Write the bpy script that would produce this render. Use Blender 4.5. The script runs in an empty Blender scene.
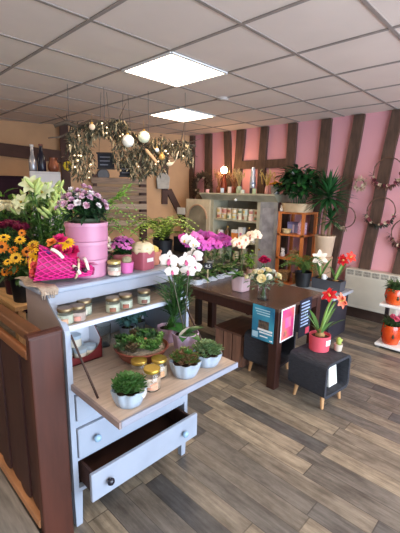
import bpy, math, random
from mathutils import Vector, Matrix, Euler
random.seed(7)
PI = math.pi
col = bpy.context.scene.collection
R = random.uniform

# ------------------------------------------------------------------ camera
F, YAW, PITCH, ROLL, H = 362.5, 2.3389, -.20573, .01947, 1.55
_f = Vector((math.cos(PITCH)*math.cos(YAW), math.cos(PITCH)*math.sin(YAW), math.sin(PITCH)))
_r = Vector((math.sin(YAW), -math.cos(YAW), 0)); _u = _r.cross(_f)
CR = _r*math.cos(ROLL)+_u*math.sin(ROLL); CU = _u*math.cos(ROLL)-_r*math.sin(ROLL)
cd = bpy.data.cameras.new('camera'); cam = bpy.data.objects.new('camera', cd); col.objects.link(cam)
m = Matrix((CR, CU, -_f)).transposed().to_4x4(); m.translation = (0, 0, H); cam.matrix_world = m
cd.sensor_fit = 'VERTICAL'; cd.sensor_height = 24; cd.lens = F/533*24; cd.clip_start = .02
bpy.context.scene.camera = cam

def at(px, py, x=None, y=None, z=None):
    d = CR*((px-200)/F)+CU*((266.5-py)/F)+_f
    t = x/d.x if x is not None else y/d.y if y is not None else (z-H)/d.z
    return Vector((0, 0, H))+d*t

# ------------------------------------------------------------------ materials
def lin(c):
    return tuple(((v/255)/12.92 if v/255 <= .04045 else ((v/255+.055)/1.055)**2.4) for v in c)+(1,)
_mc = {}
def M(rgb, rough=.6, var=.18, scale=9, metal=0, trans=0, bump=0, stretch=None, spec=.5, rgb2=None, coat=0, emit=0, sss=0):
    key = (rgb, rough, var, scale, metal, trans, bump, stretch, spec, rgb2, coat, emit)
    if key in _mc: return _mc[key]
    m = bpy.data.materials.new('mat'); m.use_nodes = True
    nt = m.node_tree; b = nt.nodes['Principled BSDF']; L = nt.links
    tc = nt.nodes.new('ShaderNodeTexCoord'); n = nt.nodes.new('ShaderNodeTexNoise')
    n.inputs['Scale'].default_value = scale; n.inputs['Detail'].default_value = 5
    if stretch:
        mp = nt.nodes.new('ShaderNodeMapping'); mp.inputs['Scale'].default_value = stretch
        L.new(tc.outputs['Object'], mp.inputs[0]); L.new(mp.outputs[0], n.inputs['Vector'])
    else: L.new(tc.outputs['Object'], n.inputs['Vector'])
    r = nt.nodes.new('ShaderNodeValToRGB'); c = lin(rgb)
    if rgb2: a, z = c, lin(rgb2)
    else: a = tuple(v*(1-var) for v in c[:3])+(1,); z = tuple(min(1, v*(1+var)) for v in c[:3])+(1,)
    r.color_ramp.elements[0].color = a; r.color_ramp.elements[1].color = z
    r.color_ramp.elements[0].position = .32; r.color_ramp.elements[1].position = .68
    L.new(n.outputs['Fac'], r.inputs[0]); L.new(r.outputs[0], b.inputs['Base Color'])
    b.inputs['Roughness'].default_value = rough; b.inputs['Metallic'].default_value = metal
    b.inputs['Transmission Weight'].default_value = trans; b.inputs['IOR'].default_value = 1.45
    b.inputs['Specular IOR Level'].default_value = spec
    b.inputs['Coat Weight'].default_value = coat
    if emit:
        L.new(r.outputs[0], b.inputs['Emission Color']); b.inputs['Emission Strength'].default_value = emit
    if bump:
        bp = nt.nodes.new('ShaderNodeBump'); bp.inputs['Strength'].default_value = bump; bp.inputs['Distance'].default_value = .01
        L.new(n.outputs['Fac'], bp.inputs['Height']); L.new(bp.outputs[0], b.inputs['Normal'])
    _mc[key] = m
    return m

def floor_mat():
    m = bpy.data.materials.new('vintage_planks'); m.use_nodes = True
    nt = m.node_tree; L = nt.links; b = nt.nodes['Principled BSDF']
    def N(t, **k):
        n = nt.nodes.new(t)
        for a, v in k.items(): setattr(n, a, v)
        return n
    def math_(op, a, b_=None):
        n = N('ShaderNodeMath', operation=op)
        for i, v in enumerate((a, b_)):
            if v is None: continue
            if isinstance(v, (int, float)): n.inputs[i].default_value = v
            else: L.new(v, n.inputs[i])
        return n.outputs[0]
    tc = N('ShaderNodeTexCoord'); sp = N('ShaderNodeSeparateXYZ'); L.new(tc.outputs['Object'], sp.inputs[0])
    yv = math_('DIVIDE', sp.outputs[1], .112); row = math_('FLOOR', yv)
    wn = N('ShaderNodeTexWhiteNoise', noise_dimensions='1D'); L.new(row, wn.inputs['W'])
    xv = math_('ADD', math_('DIVIDE', sp.outputs[0], .78), math_('MULTIPLY', wn.outputs['Value'], 7.3)); cc = math_('FLOOR', xv)
    cb = N('ShaderNodeCombineXYZ'); L.new(row, cb.inputs[0]); L.new(cc, cb.inputs[1])
    w2 = N('ShaderNodeTexWhiteNoise', noise_dimensions='2D'); L.new(cb.outputs[0], w2.inputs['Vector'])
    ramp = N('ShaderNodeValToRGB'); L.new(w2.outputs['Value'], ramp.inputs[0]); cr = ramp.color_ramp; cr.interpolation = 'LINEAR'
    cols = [(0, (88, 88, 88)), (.25, (112, 108, 103)), (.5, (132, 124, 112)), (.75, (150, 139, 122)), (1, (168, 155, 134))]
    for i, (p, c) in enumerate(cols):
        e = cr.elements[i] if i < 2 else cr.elements.new(p)
        e.position = p; e.color = lin(c)
    # grain
    mp = N('ShaderNodeMapping'); mp.inputs['Scale'].default_value = (2.2, 26, 1); L.new(tc.outputs['Object'], mp.inputs[0])
    ad = N('ShaderNodeVectorMath', operation='ADD'); L.new(mp.outputs[0], ad.inputs[0])
    sc = N('ShaderNodeVectorMath', operation='SCALE'); L.new(w2.outputs['Color'], sc.inputs[0]); sc.inputs['Scale'].default_value = 30
    L.new(sc.outputs[0], ad.inputs[1])
    nz = N('ShaderNodeTexNoise'); nz.inputs['Scale'].default_value = 1.6; nz.inputs['Detail'].default_value = 8; nz.inputs['Roughness'].default_value = .7; L.new(ad.outputs[0], nz.inputs['Vector'])
    gr = N('ShaderNodeValToRGB'); L.new(nz.outputs['Fac'], gr.inputs[0])
    gr.color_ramp.elements[0].position = .3; gr.color_ramp.elements[0].color = (.5, .48, .46, 1)
    gr.color_ramp.elements[1].position = .68; gr.color_ramp.elements[1].color = (1.15, 1.15, 1.15, 1)
    mx = N('ShaderNodeMix', data_type='RGBA', blend_type='MULTIPLY'); mx.inputs['Factor'].default_value = 1.0
    L.new(ramp.outputs[0], mx.inputs[6]); L.new(gr.outputs[0], mx.inputs[7])
    # cloudy wear patches
    n3 = N('ShaderNodeTexNoise'); n3.inputs['Scale'].default_value = 7; n3.inputs['Detail'].default_value = 7; n3.inputs['Roughness'].default_value = .65
    m3 = N('ShaderNodeMapping'); m3.inputs['Scale'].default_value = (.8, 1.6, 1); L.new(tc.outputs['Object'], m3.inputs[0])
    a3 = N('ShaderNodeVectorMath', operation='ADD'); L.new(m3.outputs[0], a3.inputs[0]); L.new(sc.outputs[0], a3.inputs[1]); L.new(a3.outputs[0], n3.inputs['Vector'])
    g3 = N('ShaderNodeValToRGB'); L.new(n3.outputs['Fac'], g3.inputs[0]); g3.color_ramp.elements[0].position = .36; g3.color_ramp.elements[0].color = (.52, .50, .49, 1); g3.color_ramp.elements[1].position = .6; g3.color_ramp.elements[1].color = (1.1, 1.09, 1.07, 1)
    mx3 = N('ShaderNodeMix', data_type='RGBA', blend_type='MULTIPLY'); mx3.inputs['Factor'].default_value = .75; L.new(mx.outputs[2], mx3.inputs[6]); L.new(g3.outputs[0], mx3.inputs[7])
    # joints
    fy = math_('FRACT', yv); fx = math_('FRACT', xv)
    g = math_('MAXIMUM', math_('LESS_THAN', fy, .035), math_('LESS_THAN', fx, .008))
    mj = N('ShaderNodeMix', data_type='RGBA'); L.new(math_('MULTIPLY', g, .6), mj.inputs['Factor'])
    L.new(mx3.outputs[2], mj.inputs[6]); mj.inputs[7].default_value = lin((58, 50, 44))
    L.new(mj.outputs[2], b.inputs['Base Color'])
    b.inputs['Roughness'].default_value = .42
    bp = N('ShaderNodeBump'); bp.inputs['Strength'].default_value = .15; bp.inputs['Distance'].default_value = .004
    L.new(nz.outputs['Fac'], bp.inputs['Height']); L.new(bp.outputs[0], b.inputs['Normal'])
    return m

# ------------------------------------------------------------------ mesh builder
class MB:
    def __init__(s): s.v = []; s.f = []; s.mi = []; s.i = 0
    def add(s, vs, fs):
        o = len(s.v); s.v += [tuple(v) for v in vs]
        for f in fs: s.f.append(tuple(a+o for a in f)); s.mi.append(s.i)
        return s
    def box(s, a, b, rz=0, c=None):
        """axis box from corner a to corner b, turned by rz about c"""
        vs = [Vector((x, y, z)) for z in (a[2], b[2]) for y in (a[1], b[1]) for x in (a[0], b[0])]
        if rz:
            c = Vector(c) if c else Vector(((a[0]+b[0])/2, (a[1]+b[1])/2, 0))
            Mx = Matrix.Rotation(rz, 3, 'Z'); vs = [Mx@(v-c)+c for v in vs]
        return s.add(vs, [(0, 2, 3, 1), (4, 5, 7, 6), (0, 1, 5, 4), (2, 6, 7, 3), (0, 4, 6, 2), (1, 3, 7, 5)])
    def bar(s, p, q, w, d, up=(0, 0, 1)):
        """rectangular bar from p to q"""
        p, q = Vector(p), Vector(q); t = (q-p).normalized(); up = Vector(up)
        if abs(t.dot(up)) > .98: up = Vector((1, 0, 0))
        a = t.cross(up).normalized(); b = a.cross(t)
        vs = [e+a*(w/2*i)+b*(d/2*j) for e in (p, q) for i, j in ((-1, -1), (1, -1), (1, 1), (-1, 1))]
        return s.add(vs, [(3, 2, 1, 0), (4, 5, 6, 7), (0, 1, 5, 4), (1, 2, 6, 5), (2, 3, 7, 6), (3, 0, 4, 7)])
    def prism(s, pts, y0, y1, axis='y'):
        n = len(pts)
        def mk(p, d): return {'y': (p[0], d, p[1]), 'z': (p[0], p[1], d), 'x': (d, p[0], p[1])}[axis]
        vs = [mk(p, y0) for p in pts]+[mk(p, y1) for p in pts]
        return s.add(vs, [tuple(range(n-1, -1, -1)), tuple(range(n, 2*n))]+[(i, (i+1) % n, n+(i+1) % n, n+i) for i in range(n)])
    def lathe(s, prof, c=(0, 0, 0), seg=20, wob=None, sq=None):
        c = Vector(c); vs = []; fs = []
        for k, (r, z) in enumerate(prof):
            for i in range(seg):
                a = 2*PI*i/seg; rr = r*(wob(a, z) if wob else 1)
                if sq:
                    rr *= 1/ (abs(math.cos(a))**sq+abs(math.sin(a))**sq)**(1/sq)
                vs.append(c+Vector((rr*math.cos(a), rr*math.sin(a), z)))
        for k in range(len(prof)-1):
            for i in range(seg):
                j = (i+1) % seg
                fs.append((k*seg+i, k*seg+j, (k+1)*seg+j, (k+1)*seg+i))
        if prof[0][0] > 1e-4: fs.append(tuple(range(seg-1, -1, -1)))
        if prof[-1][0] > 1e-4: fs.append(tuple(range((len(prof)-1)*seg, len(prof)*seg)))
        return s.add(vs, fs)
    def tube(s, pts, r, seg=6, closed=False):
        pts = [Vector(p) for p in pts]; n = len(pts)
        rs = r if isinstance(r, (list, tuple)) else [r]*n
        vs = []; a = None
        for k, p in enumerate(pts):
            t = (pts[(k+1) % n]-pts[k-1]) if closed else (pts[min(k+1, n-1)]-pts[max(k-1, 0)])
            t.normalize()
            if a is None:
                a = t.cross(Vector((0, 0, 1)) if abs(t.z) < .9 else Vector((1, 0, 0))).normalized()
            a = (a-t*a.dot(t)).normalized(); b = t.cross(a)
            for i in range(seg):
                g = 2*PI*i/seg; vs.append(p+(a*math.cos(g)+b*math.sin(g))*rs[k])
        fs = []
        for k in range(n if closed else n-1):
            for i in range(seg):
                j = (i+1) % seg; k2 = (k+1) % n
                fs.append((k*seg+i, k*seg+j, k2*seg+j, k2*seg+i))
        if not closed: fs += [tuple(range(seg-1, -1, -1)), tuple(range((n-1)*seg, n*seg))]
        return s.add(vs, fs)
    def leaf(s, p, d, L, W, bend=.3, n=4, fold=.25, roll=0, tip=.9):
        p = Vector(p); d = Vector(d).normalized(); up = Vector((0, 0, 1))
        sd = d.cross(up)
        if sd.length < .1: sd = Vector((math.cos(roll*7), math.sin(roll*7), 0))
        sd.normalize()
        if roll: sd = Matrix.Rotation(roll, 3, d)@sd
        nr = sd.cross(d)
        vs = []; q = p.copy(); dd = d.copy()
        for k in range(n+1):
            t = k/n; w = W*math.sin(PI*min(1, (t*.92+.06)**tip))*.5 if k < n else 0.0005
            vs += [q-sd*w+nr*(w*fold), q.copy(), q+sd*w+nr*(w*fold)]
            dd = (dd+Vector((0, 0, -bend/n))).normalized(); nr = sd.cross(dd); q = q+dd*(L/n)
        fs = []
        for k in range(n):
            o = 3*k; fs += [(o, o+1, o+4, o+3), (o+1, o+2, o+5, o+4)]
        return s.add(vs, fs)
    def ball(s, c, r, sc=(1, 1, 1), seg=10, rings=6, noise=0):
        c = Vector(c); vs = [c+Vector((0, 0, -r*sc[2]))]; fs = []
        for k in range(1, rings):
            ph = -PI/2+PI*k/rings
            for i in range(seg):
                a = 2*PI*i/seg; q = r*(1+(R(-noise, noise) if noise else 0))
                vs.append(c+Vector((q*sc[0]*math.cos(ph)*math.cos(a), q*sc[1]*math.cos(ph)*math.sin(a), q*sc[2]*math.sin(ph))))
        vs.append(c+Vector((0, 0, r*sc[2]))); t = len(vs)-1
        for i in range(seg):
            j = (i+1) % seg; fs.append((0, 1+j, 1+i)); fs.append((t, t-seg+i, t-seg+j))
            for k in range(rings-2):
                o = 1+k*seg; fs.append((o+i, o+j, o+seg+j, o+seg+i))
        return s.add(vs, fs)
    def mesh(s, mats, smooth=False, name='m'):
        me = bpy.data.meshes.new(name); me.from_pydata(s.v, [], s.f)
        if not isinstance(mats, (list, tuple)): mats = [mats]
        for m_ in mats: me.materials.append(m_)
        if len(mats) > 1: me.polygons.foreach_set('material_index', s.mi)
        if smooth: me.polygons.foreach_set('use_smooth', [True]*len(me.polygons))
        me.update(); return me
    def build(s, name, mats, parent=None, smooth=False, loc=None, rz=0, bevel=0, auto=None, label=None):
        me = s.mesh(mats, smooth, name); o = bpy.data.objects.new(name, me); col.objects.link(o)
        if parent: o.parent = parent
        if loc is not None: o.location = loc
        o.rotation_euler = (0, 0, rz)
        if bevel:
            b = o.modifiers.new('bevel', 'BEVEL'); b.width = bevel; b.segments = 2; b.limit_method = 'ANGLE'
        if auto and smooth: me.set_sharp_from_angle(angle=auto)
        if label: o['label'] = label
        return o

def tag(o, label=None, cat=None, group=None, kind=None):
    if label: o['label'] = label
    if cat: o['category'] = cat
    if group: o['group'] = group
    if kind: o['kind'] = kind
    return o
def thing(name, label, cat, loc=(0, 0, 0), rz=0, group=None):
    o = bpy.data.objects.new(name, None); col.objects.link(o); o.empty_display_size = .05
    o.location = loc; o.rotation_euler = (0, 0, rz); return tag(o, label, cat, group)
def struct(name, mb, mats, **k): return tag(mb.build(name, mats, **k), kind='structure')
def inst(name, mesh, parent, loc, d=None, spin=0, sc=1, label=None):
    o = bpy.data.objects.new(name, mesh); col.objects.link(o); o.parent = parent; o.location = loc
    if d is not None:
        q = Vector(d).to_track_quat('Z', 'Y')
        o.rotation_euler = (q.to_matrix()@Matrix.Rotation(spin, 3, 'Z')).to_euler()
    o.scale = (sc, sc, sc)
    if label: o['label'] = label
    return o
def copy_tree(o, parent=None):
    c = o.copy(); col.objects.link(c)
    if parent: c.parent = parent
    for ch in list(o.children): copy_tree(ch, c)
    return c
def bez(p0, p1, p2, n=8):
    p0, p1, p2 = Vector(p0), Vector(p1), Vector(p2)
    return [p0*(1-t)**2+p1*2*t*(1-t)+p2*t*t for t in (k/n for k in range(n+1))]
def text(s, parent, loc, rot, size, mat, name='lettering', ext=.0006):
    c = bpy.data.curves.new(name, 'FONT'); c.body = s; c.size = size; c.extrude = ext; c.align_x = 'CENTER'; c.align_y = 'CENTER'
    tmp = bpy.data.objects.new(name, c); col.objects.link(tmp)
    dg = bpy.context.evaluated_depsgraph_get(); me = bpy.data.meshes.new_from_object(tmp.evaluated_get(dg))
    bpy.data.objects.remove(tmp); me.materials.clear(); me.materials.append(mat)
    o = bpy.data.objects.new(name, me); col.objects.link(o); o.parent = parent; o.location = loc; o.rotation_euler = rot
    return o

# palette
paint = M((152, 160, 174), .5, .06, 6, bump=.05)
washed = M((190, 170, 152), .55, .16, 5, stretch=(12, 1.2, 12), bump=.1)
washwhite = M((140, 142, 154), .55, .08, 10, stretch=(14, 2, 14))
darkin = M((52, 36, 32), .7, .2)
rail_wood = M((74, 38, 27), .45, .2, 4, stretch=(6, 6, .8), bump=.1)
rail_dark = M((58, 30, 26), .5, .25, 4, stretch=(9, 9, .8))
beam_m = M((86, 64, 52), .8, .3, 6, stretch=(5, 5, 1), bump=.4)
table_m = M((84, 64, 54), .27, .22, 5, stretch=(1.5, 10, 10), bump=.08)
table_leg = M((58, 33, 27), .4, .2, 5, stretch=(8, 8, 1))
green = M((66, 112, 46), .5, .3, 20)
dgreen = M((40, 78, 38), .5, .3, 20)
lgreen = M((124, 164, 62), .5, .25, 20)
blugreen = M((66, 104, 92), .55, .3, 25)
sage = M((104, 130, 96), .6, .25, 30)
soil = M((58, 42, 32), .95, .4, 60, bump=.5)
white = M((232, 230, 226), .5, .05)
whitecer = M((160, 172, 184), .35, .06, 14)
black = M((24, 23, 25), .45, .2)
glass = M((245, 250, 248), .03, .0, trans=1)
gold = M((196, 150, 70), .3, .15, metal=.9)
lidmat = M((126, 108, 78), .35, .15, metal=.7)
cream = M((236, 222, 184), .6, .08, 20)
terra = M((150, 84, 62), .7, .2, 10)
wick = M((176, 140, 96), .75, .35, 40, stretch=(1, 1, 4), bump=.5)
twig = M((74, 54, 42), .8, .3, 20)
orange_w = M((196, 114, 60), .45, .2, 5, stretch=(8, 8, 1), bump=.1)
paper = M((236, 234, 230), .7, .03)

# ================================================================== SETTING
ZC = 2.476; YP = 4.6; XR = 2.7; YB = -2.4
A0 = Vector((-4.7, YP, 0)); A1 = Vector((-7.65, YB, 0))
WD = (A1-A0).normalized(); WN = Vector((-WD.y, WD.x, 0))
if WN.x < 0: WN = -WN
def atw(px, py, off=0):           # point on the left wall (off metres in front of it)
    d = CR*((px-200)/F)+CU*((266.5-py)/F)+_f
    t = (WN.dot(A0)+off-WN.dot(Vector((0, 0, H))))/WN.dot(d); return Vector((0, 0, H))+d*t
def wl(s, off, z): return A0+WD*s+WN*off+Vector((0, 0, z))
def wlbox(mb, s0, s1, o0, o1, z0, z1):
    vs = [wl(s, o, z) for z in (z0, z1) for o in (o0, o1) for s in (s0, s1)]
    return mb.add(vs, [(0, 2, 3, 1), (4, 5, 7, 6), (0, 1, 5, 4), (2, 6, 7, 3), (0, 4, 6, 2), (1, 3, 7, 5)])

struct('floor', MB().add([(-8.2, YB-.3, 0), (XR+.3, YB-.3, 0), (XR+.3, YP+.3, 0), (-8.2, YP+.3, 0), (-8.2, YB-.3, -.1), (XR+.3, YB-.3, -.1), (XR+.3, YP+.3, -.1), (-8.2, YP+.3, -.1)],
       [(0, 1, 2, 3), (7, 6, 5, 4), (0, 4, 5, 1), (1, 5, 6, 2), (2, 6, 7, 3), (3, 7, 4, 0)]), floor_mat())
struct('ceiling', MB().box((-8.2, YB-.3, ZC), (XR+.3, YP+.3, ZC+.1)), M((226, 209, 197), .85, .03, 3, bump=.05))
g = MB(); tb = .011
for k in range(-8, 12):
    X = k*.6-3.831
    if -8.1 < X < XR: g.box((X-tb, YB, ZC-.006), (X+tb, YP-.02, ZC-.0005))
for k in range(-6, 8):
    Y = k*.6+.581
    if YB < Y < YP-.02: g.box((-8.1, Y-tb, ZC-.007), (XR, Y+tb, ZC-.001))
struct('trim_1', g, M((150, 138, 130), .6, .05))
pink = bpy.data.materials.new('pink_plaster'); pink.use_nodes = True
nt = pink.node_tree; bs = nt.nodes['Principled BSDF']; tc = nt.nodes.new('ShaderNodeTexCoord'); nn = nt.nodes.new('ShaderNodeTexNoise')
nn.inputs['Scale'].default_value = 1.2; nt.links.new(tc.outputs['Object'], nn.inputs['Vector'])
rr = nt.nodes.new('ShaderNodeValToRGB'); rr.color_ramp.elements[0].color = lin((218, 154, 161)); rr.color_ramp.elements[1].color = lin((226, 164, 170))
nt.links.new(nn.outputs['Fac'], rr.inputs[0]); nt.links.new(rr.outputs[0], bs.inputs['Base Color']); bs.inputs['Roughness'].default_value = .85
struct('wall_back', MB().box((-5.2, YP, 0), (XR+.3, YP+.12, ZC)), pink)
wlm = M((200, 158, 119), .85, .08, 3)
wb = MB(); wlbox(wb, -.1, 7.6, -.12, 0, 0, ZC); struct('wall_left', wb, wlm)
wallcream = M((216, 206, 196), .85, .05, 3)
struct('wall_front', MB().box((-8.2, YB-.12, 0), (XR+.3, YB, ZC)), wallcream)
w = MB(); y0, y1, z0, z1 = -1.2, 3.9, .08, 2.2
w.box((XR, YB, 0), (XR+.12, YP, z0)); w.box((XR, YB, z1), (XR+.12, YP, ZC)); w.box((XR, YB, z0), (XR+.12, y0, z1)); w.box((XR, y1, z0), (XR+.12, YP, z1))
struct('wall_right', w, wallcream)
wf = MB()
for k in range(4):
    yy = y0+(y1-y0)*k/3; wf.box((XR-.01, yy-.03, z0), (XR+.09, yy+.03, z1))
wf.box((XR-.01, y0, z0), (XR+.09, y1, z0+.05)); wf.box((XR-.01, y0, z1-.05), (XR+.09, y1, z1))
struct('window_1', wf, white)
struct('baseboard_back', MB().box((-4.6, YP-.018, 0), (XR, YP, .13)), M((70, 52, 44), .5, .2))

# timbers on the pink wall
def timber(n, pts, w_, dep=.05):
    (xa, za), (xb, zb) = pts
    mb = MB(); k = 6; vs = []; fs = []
    hz = abs(zb-za) < .3
    for i in range(k+1):
        t = i/k; x = xa+(xb-xa)*t; z = za+(zb-za)*t; j = R(-.008, .008); ww = w_*(1+R(-.07, .07))/2
        e = ((x+j, z-ww), (x+j, z+ww)) if hz else ((x-ww+j, z), (x+ww+j, z))
        for (X, Z) in e:
            vs += [(X, YP-dep, Z), (X, YP-.001, Z)]
    for i in range(k):
        o = 4*i; fs += [(o, o+2, o+6, o+4), (o+2, o+3, o+7, o+6), (o+1, o, o+4, o+5)]
    fs += [(0, 1, 3, 2), (4*k, 4*k+2, 4*k+3, 4*k+1)]
    mb.add(vs, fs); struct(n, mb, beam_m)
T = [((-4.28, ZC-.01), (-4.24, .14), .14), ((-3.874, ZC-.01), (-3.80, 1.2), .12), ((-3.597, ZC-.01), (-3.68, 1.2), .15), ((-3.181, ZC-.01), (-3.205, .14), .115),
     ((-2.716, ZC-.01), (-2.775, .14), .125), ((-2.236, ZC-.01), (-2.33, .14), .125), ((-1.83, ZC-.01), (-2.06, .14), .125), ((-1.425, ZC-.01), (-1.63, .14), .13),
     ((-1.02, ZC-.01), (-1.25, .14), .13), ((-.5, ZC-.01), (-.6, .14), .13), ((.1, ZC-.01), (.02, .14), .13), ((.8, ZC-.01), (.8, .14), .13), ((1.5, ZC-.01), (1.5, .14), .13)]
for i, (a, b, w_) in enumerate(T): timber('trim_%d' % (i+2), (a, b), w_)
timber('trim_15', ((-3.62, 1.95), (-2.76, 1.95)), .12, .046)
timber('trim_16', ((-4.66, ZC-.01), (-4.64, .14)), .09)

# timbers on the left wall
def wtimber(n, p, q, w_, dep=.06, mat=beam_m):
    t = (q-p).normalized(); sd = t.cross(WN).normalized()*w_/2
    vs = [e+s_*sd+WN*o for e in (p, q) for s_ in (-1, 1) for o in (.001, dep)]
    mb = MB().add(vs, [(0, 1, 3, 2), (4, 6, 7, 5), (1, 5, 7, 3), (0, 2, 6, 4), (0, 4, 5, 1), (2, 3, 7, 6)]); struct(n, mb, mat)
brown_b = M((78, 54, 46), .75, .25, 5, bump=.3)
wtimber('trim_17', atw(-60, 142), atw(68, 158), .17, .1, brown_b)
wtimber('trim_18', Vector((*atw(64.5, 150).xy, ZC-.01)), Vector((*atw(64.5, 150).xy, .1)), .12, .12, brown_b)
for i, (p, q, w_) in enumerate((((142, 150), (143, 240), .12), ((165, 150), (164, 204), .10), ((168, 190), (186, 226), .10), ((186, 226), (190, 262), .1))):
    wtimber('trim_%d' % (19+i), atw(*p), atw(*q), w_, .05+.006*i, brown_b)

# ceiling light panels, smoke detector
emit = M((255, 228, 196), .5, 0, emit=9.5)
def panel(a, b, label):
    t = thing('ceiling_light', label, 'ceiling light', (b*.6-3.831+.3, a*.6+.581+.3, ZC-.004))
    mb = MB(); e = .29
    for s_ in (-1, 1):
        mb.box((-e, s_*e-.012, -.012), (e, s_*e+.012, .003)); mb.box((s_*e-.012, -e, -.012), (s_*e+.012, e, .003))
    mb.build('frame', white, t); MB().box((-e+.012, -e+.012, -.01), (e-.012, e-.012, .002)).build('diffuser', emit, t)
panel(2, 2, 'nearer and larger of the two glowing square ceiling panels')
panel(4, 0, 'farther square glowing ceiling panel, above the driftwood garland')
panel(-2, 2, 'square glowing ceiling panel near the shop front')
panel(-2, -2, 'unseen square glowing ceiling panel added to brighten the left side')  # unseen panel, added to brighten the left of the room
panel(-2, 6, 'square glowing ceiling panel by the window at the shop front')
panel(2, 7, 'square glowing ceiling panel by the shop window')
panel(4, 6, 'square glowing ceiling panel near the pink wall')
sd = thing('smoke_detector', 'small round white smoke detector on the ceiling tiles', 'smoke detector', (*at(223, 98, z=ZC).xy, ZC-.001))
MB().lathe([(.01, -.02), (.045, -.018), (.052, -.010)], seg=18).build('sensor', M((200, 190, 184), .6, .02), sd, smooth=True)
MB().lathe([(.052, -.010), (.065, -.008), (.065, 0)], seg=18).build('base', M((206, 196, 190), .6, .02), sd)

# light
wd = bpy.data.worlds.new('sky'); bpy.context.scene.world = wd; wd.use_nodes = True
bg = wd.node_tree.nodes['Background']; bg.inputs[0].default_value = (.75, .86, 1, 1); bg.inputs[1].default_value = 1.0
def area(loc, rot, sx, sy, en, c):
    l = bpy.data.lights.new('window_daylight', 'AREA'); l.shape = 'RECTANGLE'; l.size = sx; l.size_y = sy; l.energy = en; l.color = c
    o = bpy.data.objects.new('window_daylight', l); col.objects.link(o); o.location = loc; o.rotation_euler = rot
area((XR+.2, 1.35, 1.14), (0, PI/2, 0), 2.1, 5.0, 215, (.66, .81, 1.0))
sc = bpy.context.scene
sc.view_settings.view_transform = 'Standard'; sc.view_settings.look = 'None'; sc.view_settings.exposure = 0.82; sc.view_settings.gamma = 1
sc.view_settings.use_curve_mapping = False
#PART2
# ================================================================== FLOWER MESHES
def petal_fn(mb, c, ang, L, W, rise=.3, cup=.2, n=4, z0=0, r0=0):
    """one petal lying outwards from c in direction ang, facing +Z"""
    ca, sa = math.cos(ang), math.sin(ang); vs = []; fs = []
    for k in range(n+1):
        t = k/n; r = r0+L*t; w = W*.5*math.sin(PI*min(1, .16+.80*t)) if k < n else W*.1
        z = z0+L*(rise*t-cup*t*t)
        for s_, dz in ((-1, .12), (0, 0), (1, .12)):
            vs.append((c[0]+r*ca-s_*w*sa, c[1]+r*sa+s_*w*ca, c[2]+z+dz*w))
    for k in range(n):
        o = 3*k; fs += [(o, o+1, o+4, o+3), (o+1, o+2, o+5, o+4)]
    mb.add(vs, fs)
def orchid_mesh(pm, lipm, r=.045):
    mb = MB(); o = (0, 0, 0)
    for a in (90, 210, 330): petal_fn(mb, o, math.radians(a), r, r*.7, .15, .25)
    for a in (8, 172): petal_fn(mb, (0, 0, .003), math.radians(a), r*1.05, r*1.15, .2, .28)
    mb.i = 1
    petal_fn(mb, (0, 0, .004), math.radians(270), r*.55, r*.4, .7, .3); mb.ball((0, 0, .007), r*.13, seg=6, rings=4)
    return mb.mesh([pm, lipm], True, 'blossom')
def daisy_mesh(pm, cm, r=.035, n=13, rows=2, cr=.3):
    mb = MB()
    for k in range(rows):
        for i in range(n): petal_fn(mb, (0, 0, .002*k), 2*PI*(i+.5*k)/n+R(-.08, .08), r*(1-.18*k), r*.4, .25+.2*k, .3, n=3)
    mb.i = 1; mb.ball((0, 0, .005), r*cr, (1, 1, .55), 8, 5, .08)
    return mb.mesh([pm, cm], True, 'flower')
def rose_mesh(pm, r=.03, layers=4):
    mb = MB()
    for k in range(layers):
        n = 3+k; rr = r*(.28+.72*k/(layers-1))
        for i in range(n):
            a = 2*PI*i/n+k*.7; c = (math.cos(a)*rr*.45, math.sin(a)*rr*.45, 0); vs = []; fs = []
            for u in range(5):
                for v in range(4):
                    aa = a+(u-2)*1.5/n*1.1; q = rr*(.35+.5*v/3+(.16 if v == 3 else 0)); z = r*(1.15-.16*k)*(v/3)-r*.1
                    vs.append((math.cos(aa)*q, math.sin(aa)*q, z*(1-.08*abs(u-2))))
            for u in range(4):
                for v in range(3): o = u*4+v; fs.append((o, o+1, o+5, o+4))
            mb.add(vs, fs)
    mb.ball((0, 0, r*.45), r*.32, (1, 1, 1.4), 7, 5)
    return mb.mesh(pm, True, 'flower')
def puff_mesh(pm, r=.022, n=44, c2=None):
    n = max(n, 40)
    """carnation-like frilled flower"""
    mb = MB()
    for k in range(n):
        a = R(0, 2*PI); e = R(.1, 1.2)
        e = R(.05, 1.35); q = r*R(.75, 1.0)/(1+math.tan(e)**2)**.5; petal_fn(mb, (0, 0, 0), a, q, r*.75, math.tan(e), .15*math.tan(e), n=3)
        if c2 and k == n//2: mb.i = 1
    return mb.mesh([pm, c2] if c2 else pm, True, 'flower')
def trumpet_mesh(pm, cm, r=.06, stam=None):
    """amaryllis / lily: six broad pointed petals round a throat"""
    mb = MB()
    for i in range(6):
        petal_fn(mb, (0, 0, 0 if i % 2 else -.003), PI/3*i, r*(1 if i % 2 else .95), r*.62, .75, .55, n=5, r0=.004)
    mb.i = 1; mb.lathe([(.004, -.02), (.007, 0), (.012, .008)], seg=8)
    for i in range(5): mb.tube([(0, 0, 0), (math.cos(i*1.26)*.008, math.sin(i*1.26)*.008, r*.6)], .0013, 4)
    return mb.mesh([pm, cm], True, 'flower')
def cluster_mesh(pm, r=.03, n=14, s=.011):
    mb = MB()
    for i in range(n):
        th = R(0, 2*PI); q = math.sqrt(R(0, 1))*r; c = (math.cos(th)*q, math.sin(th)*q, (r*r-q*q)**.5*.45)
        for k in range(4): petal_fn(mb, c, th+k*PI/2, s, s*.9, .25, .2, n=2)
    return mb.mesh(pm, True, 'flower_head')
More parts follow.
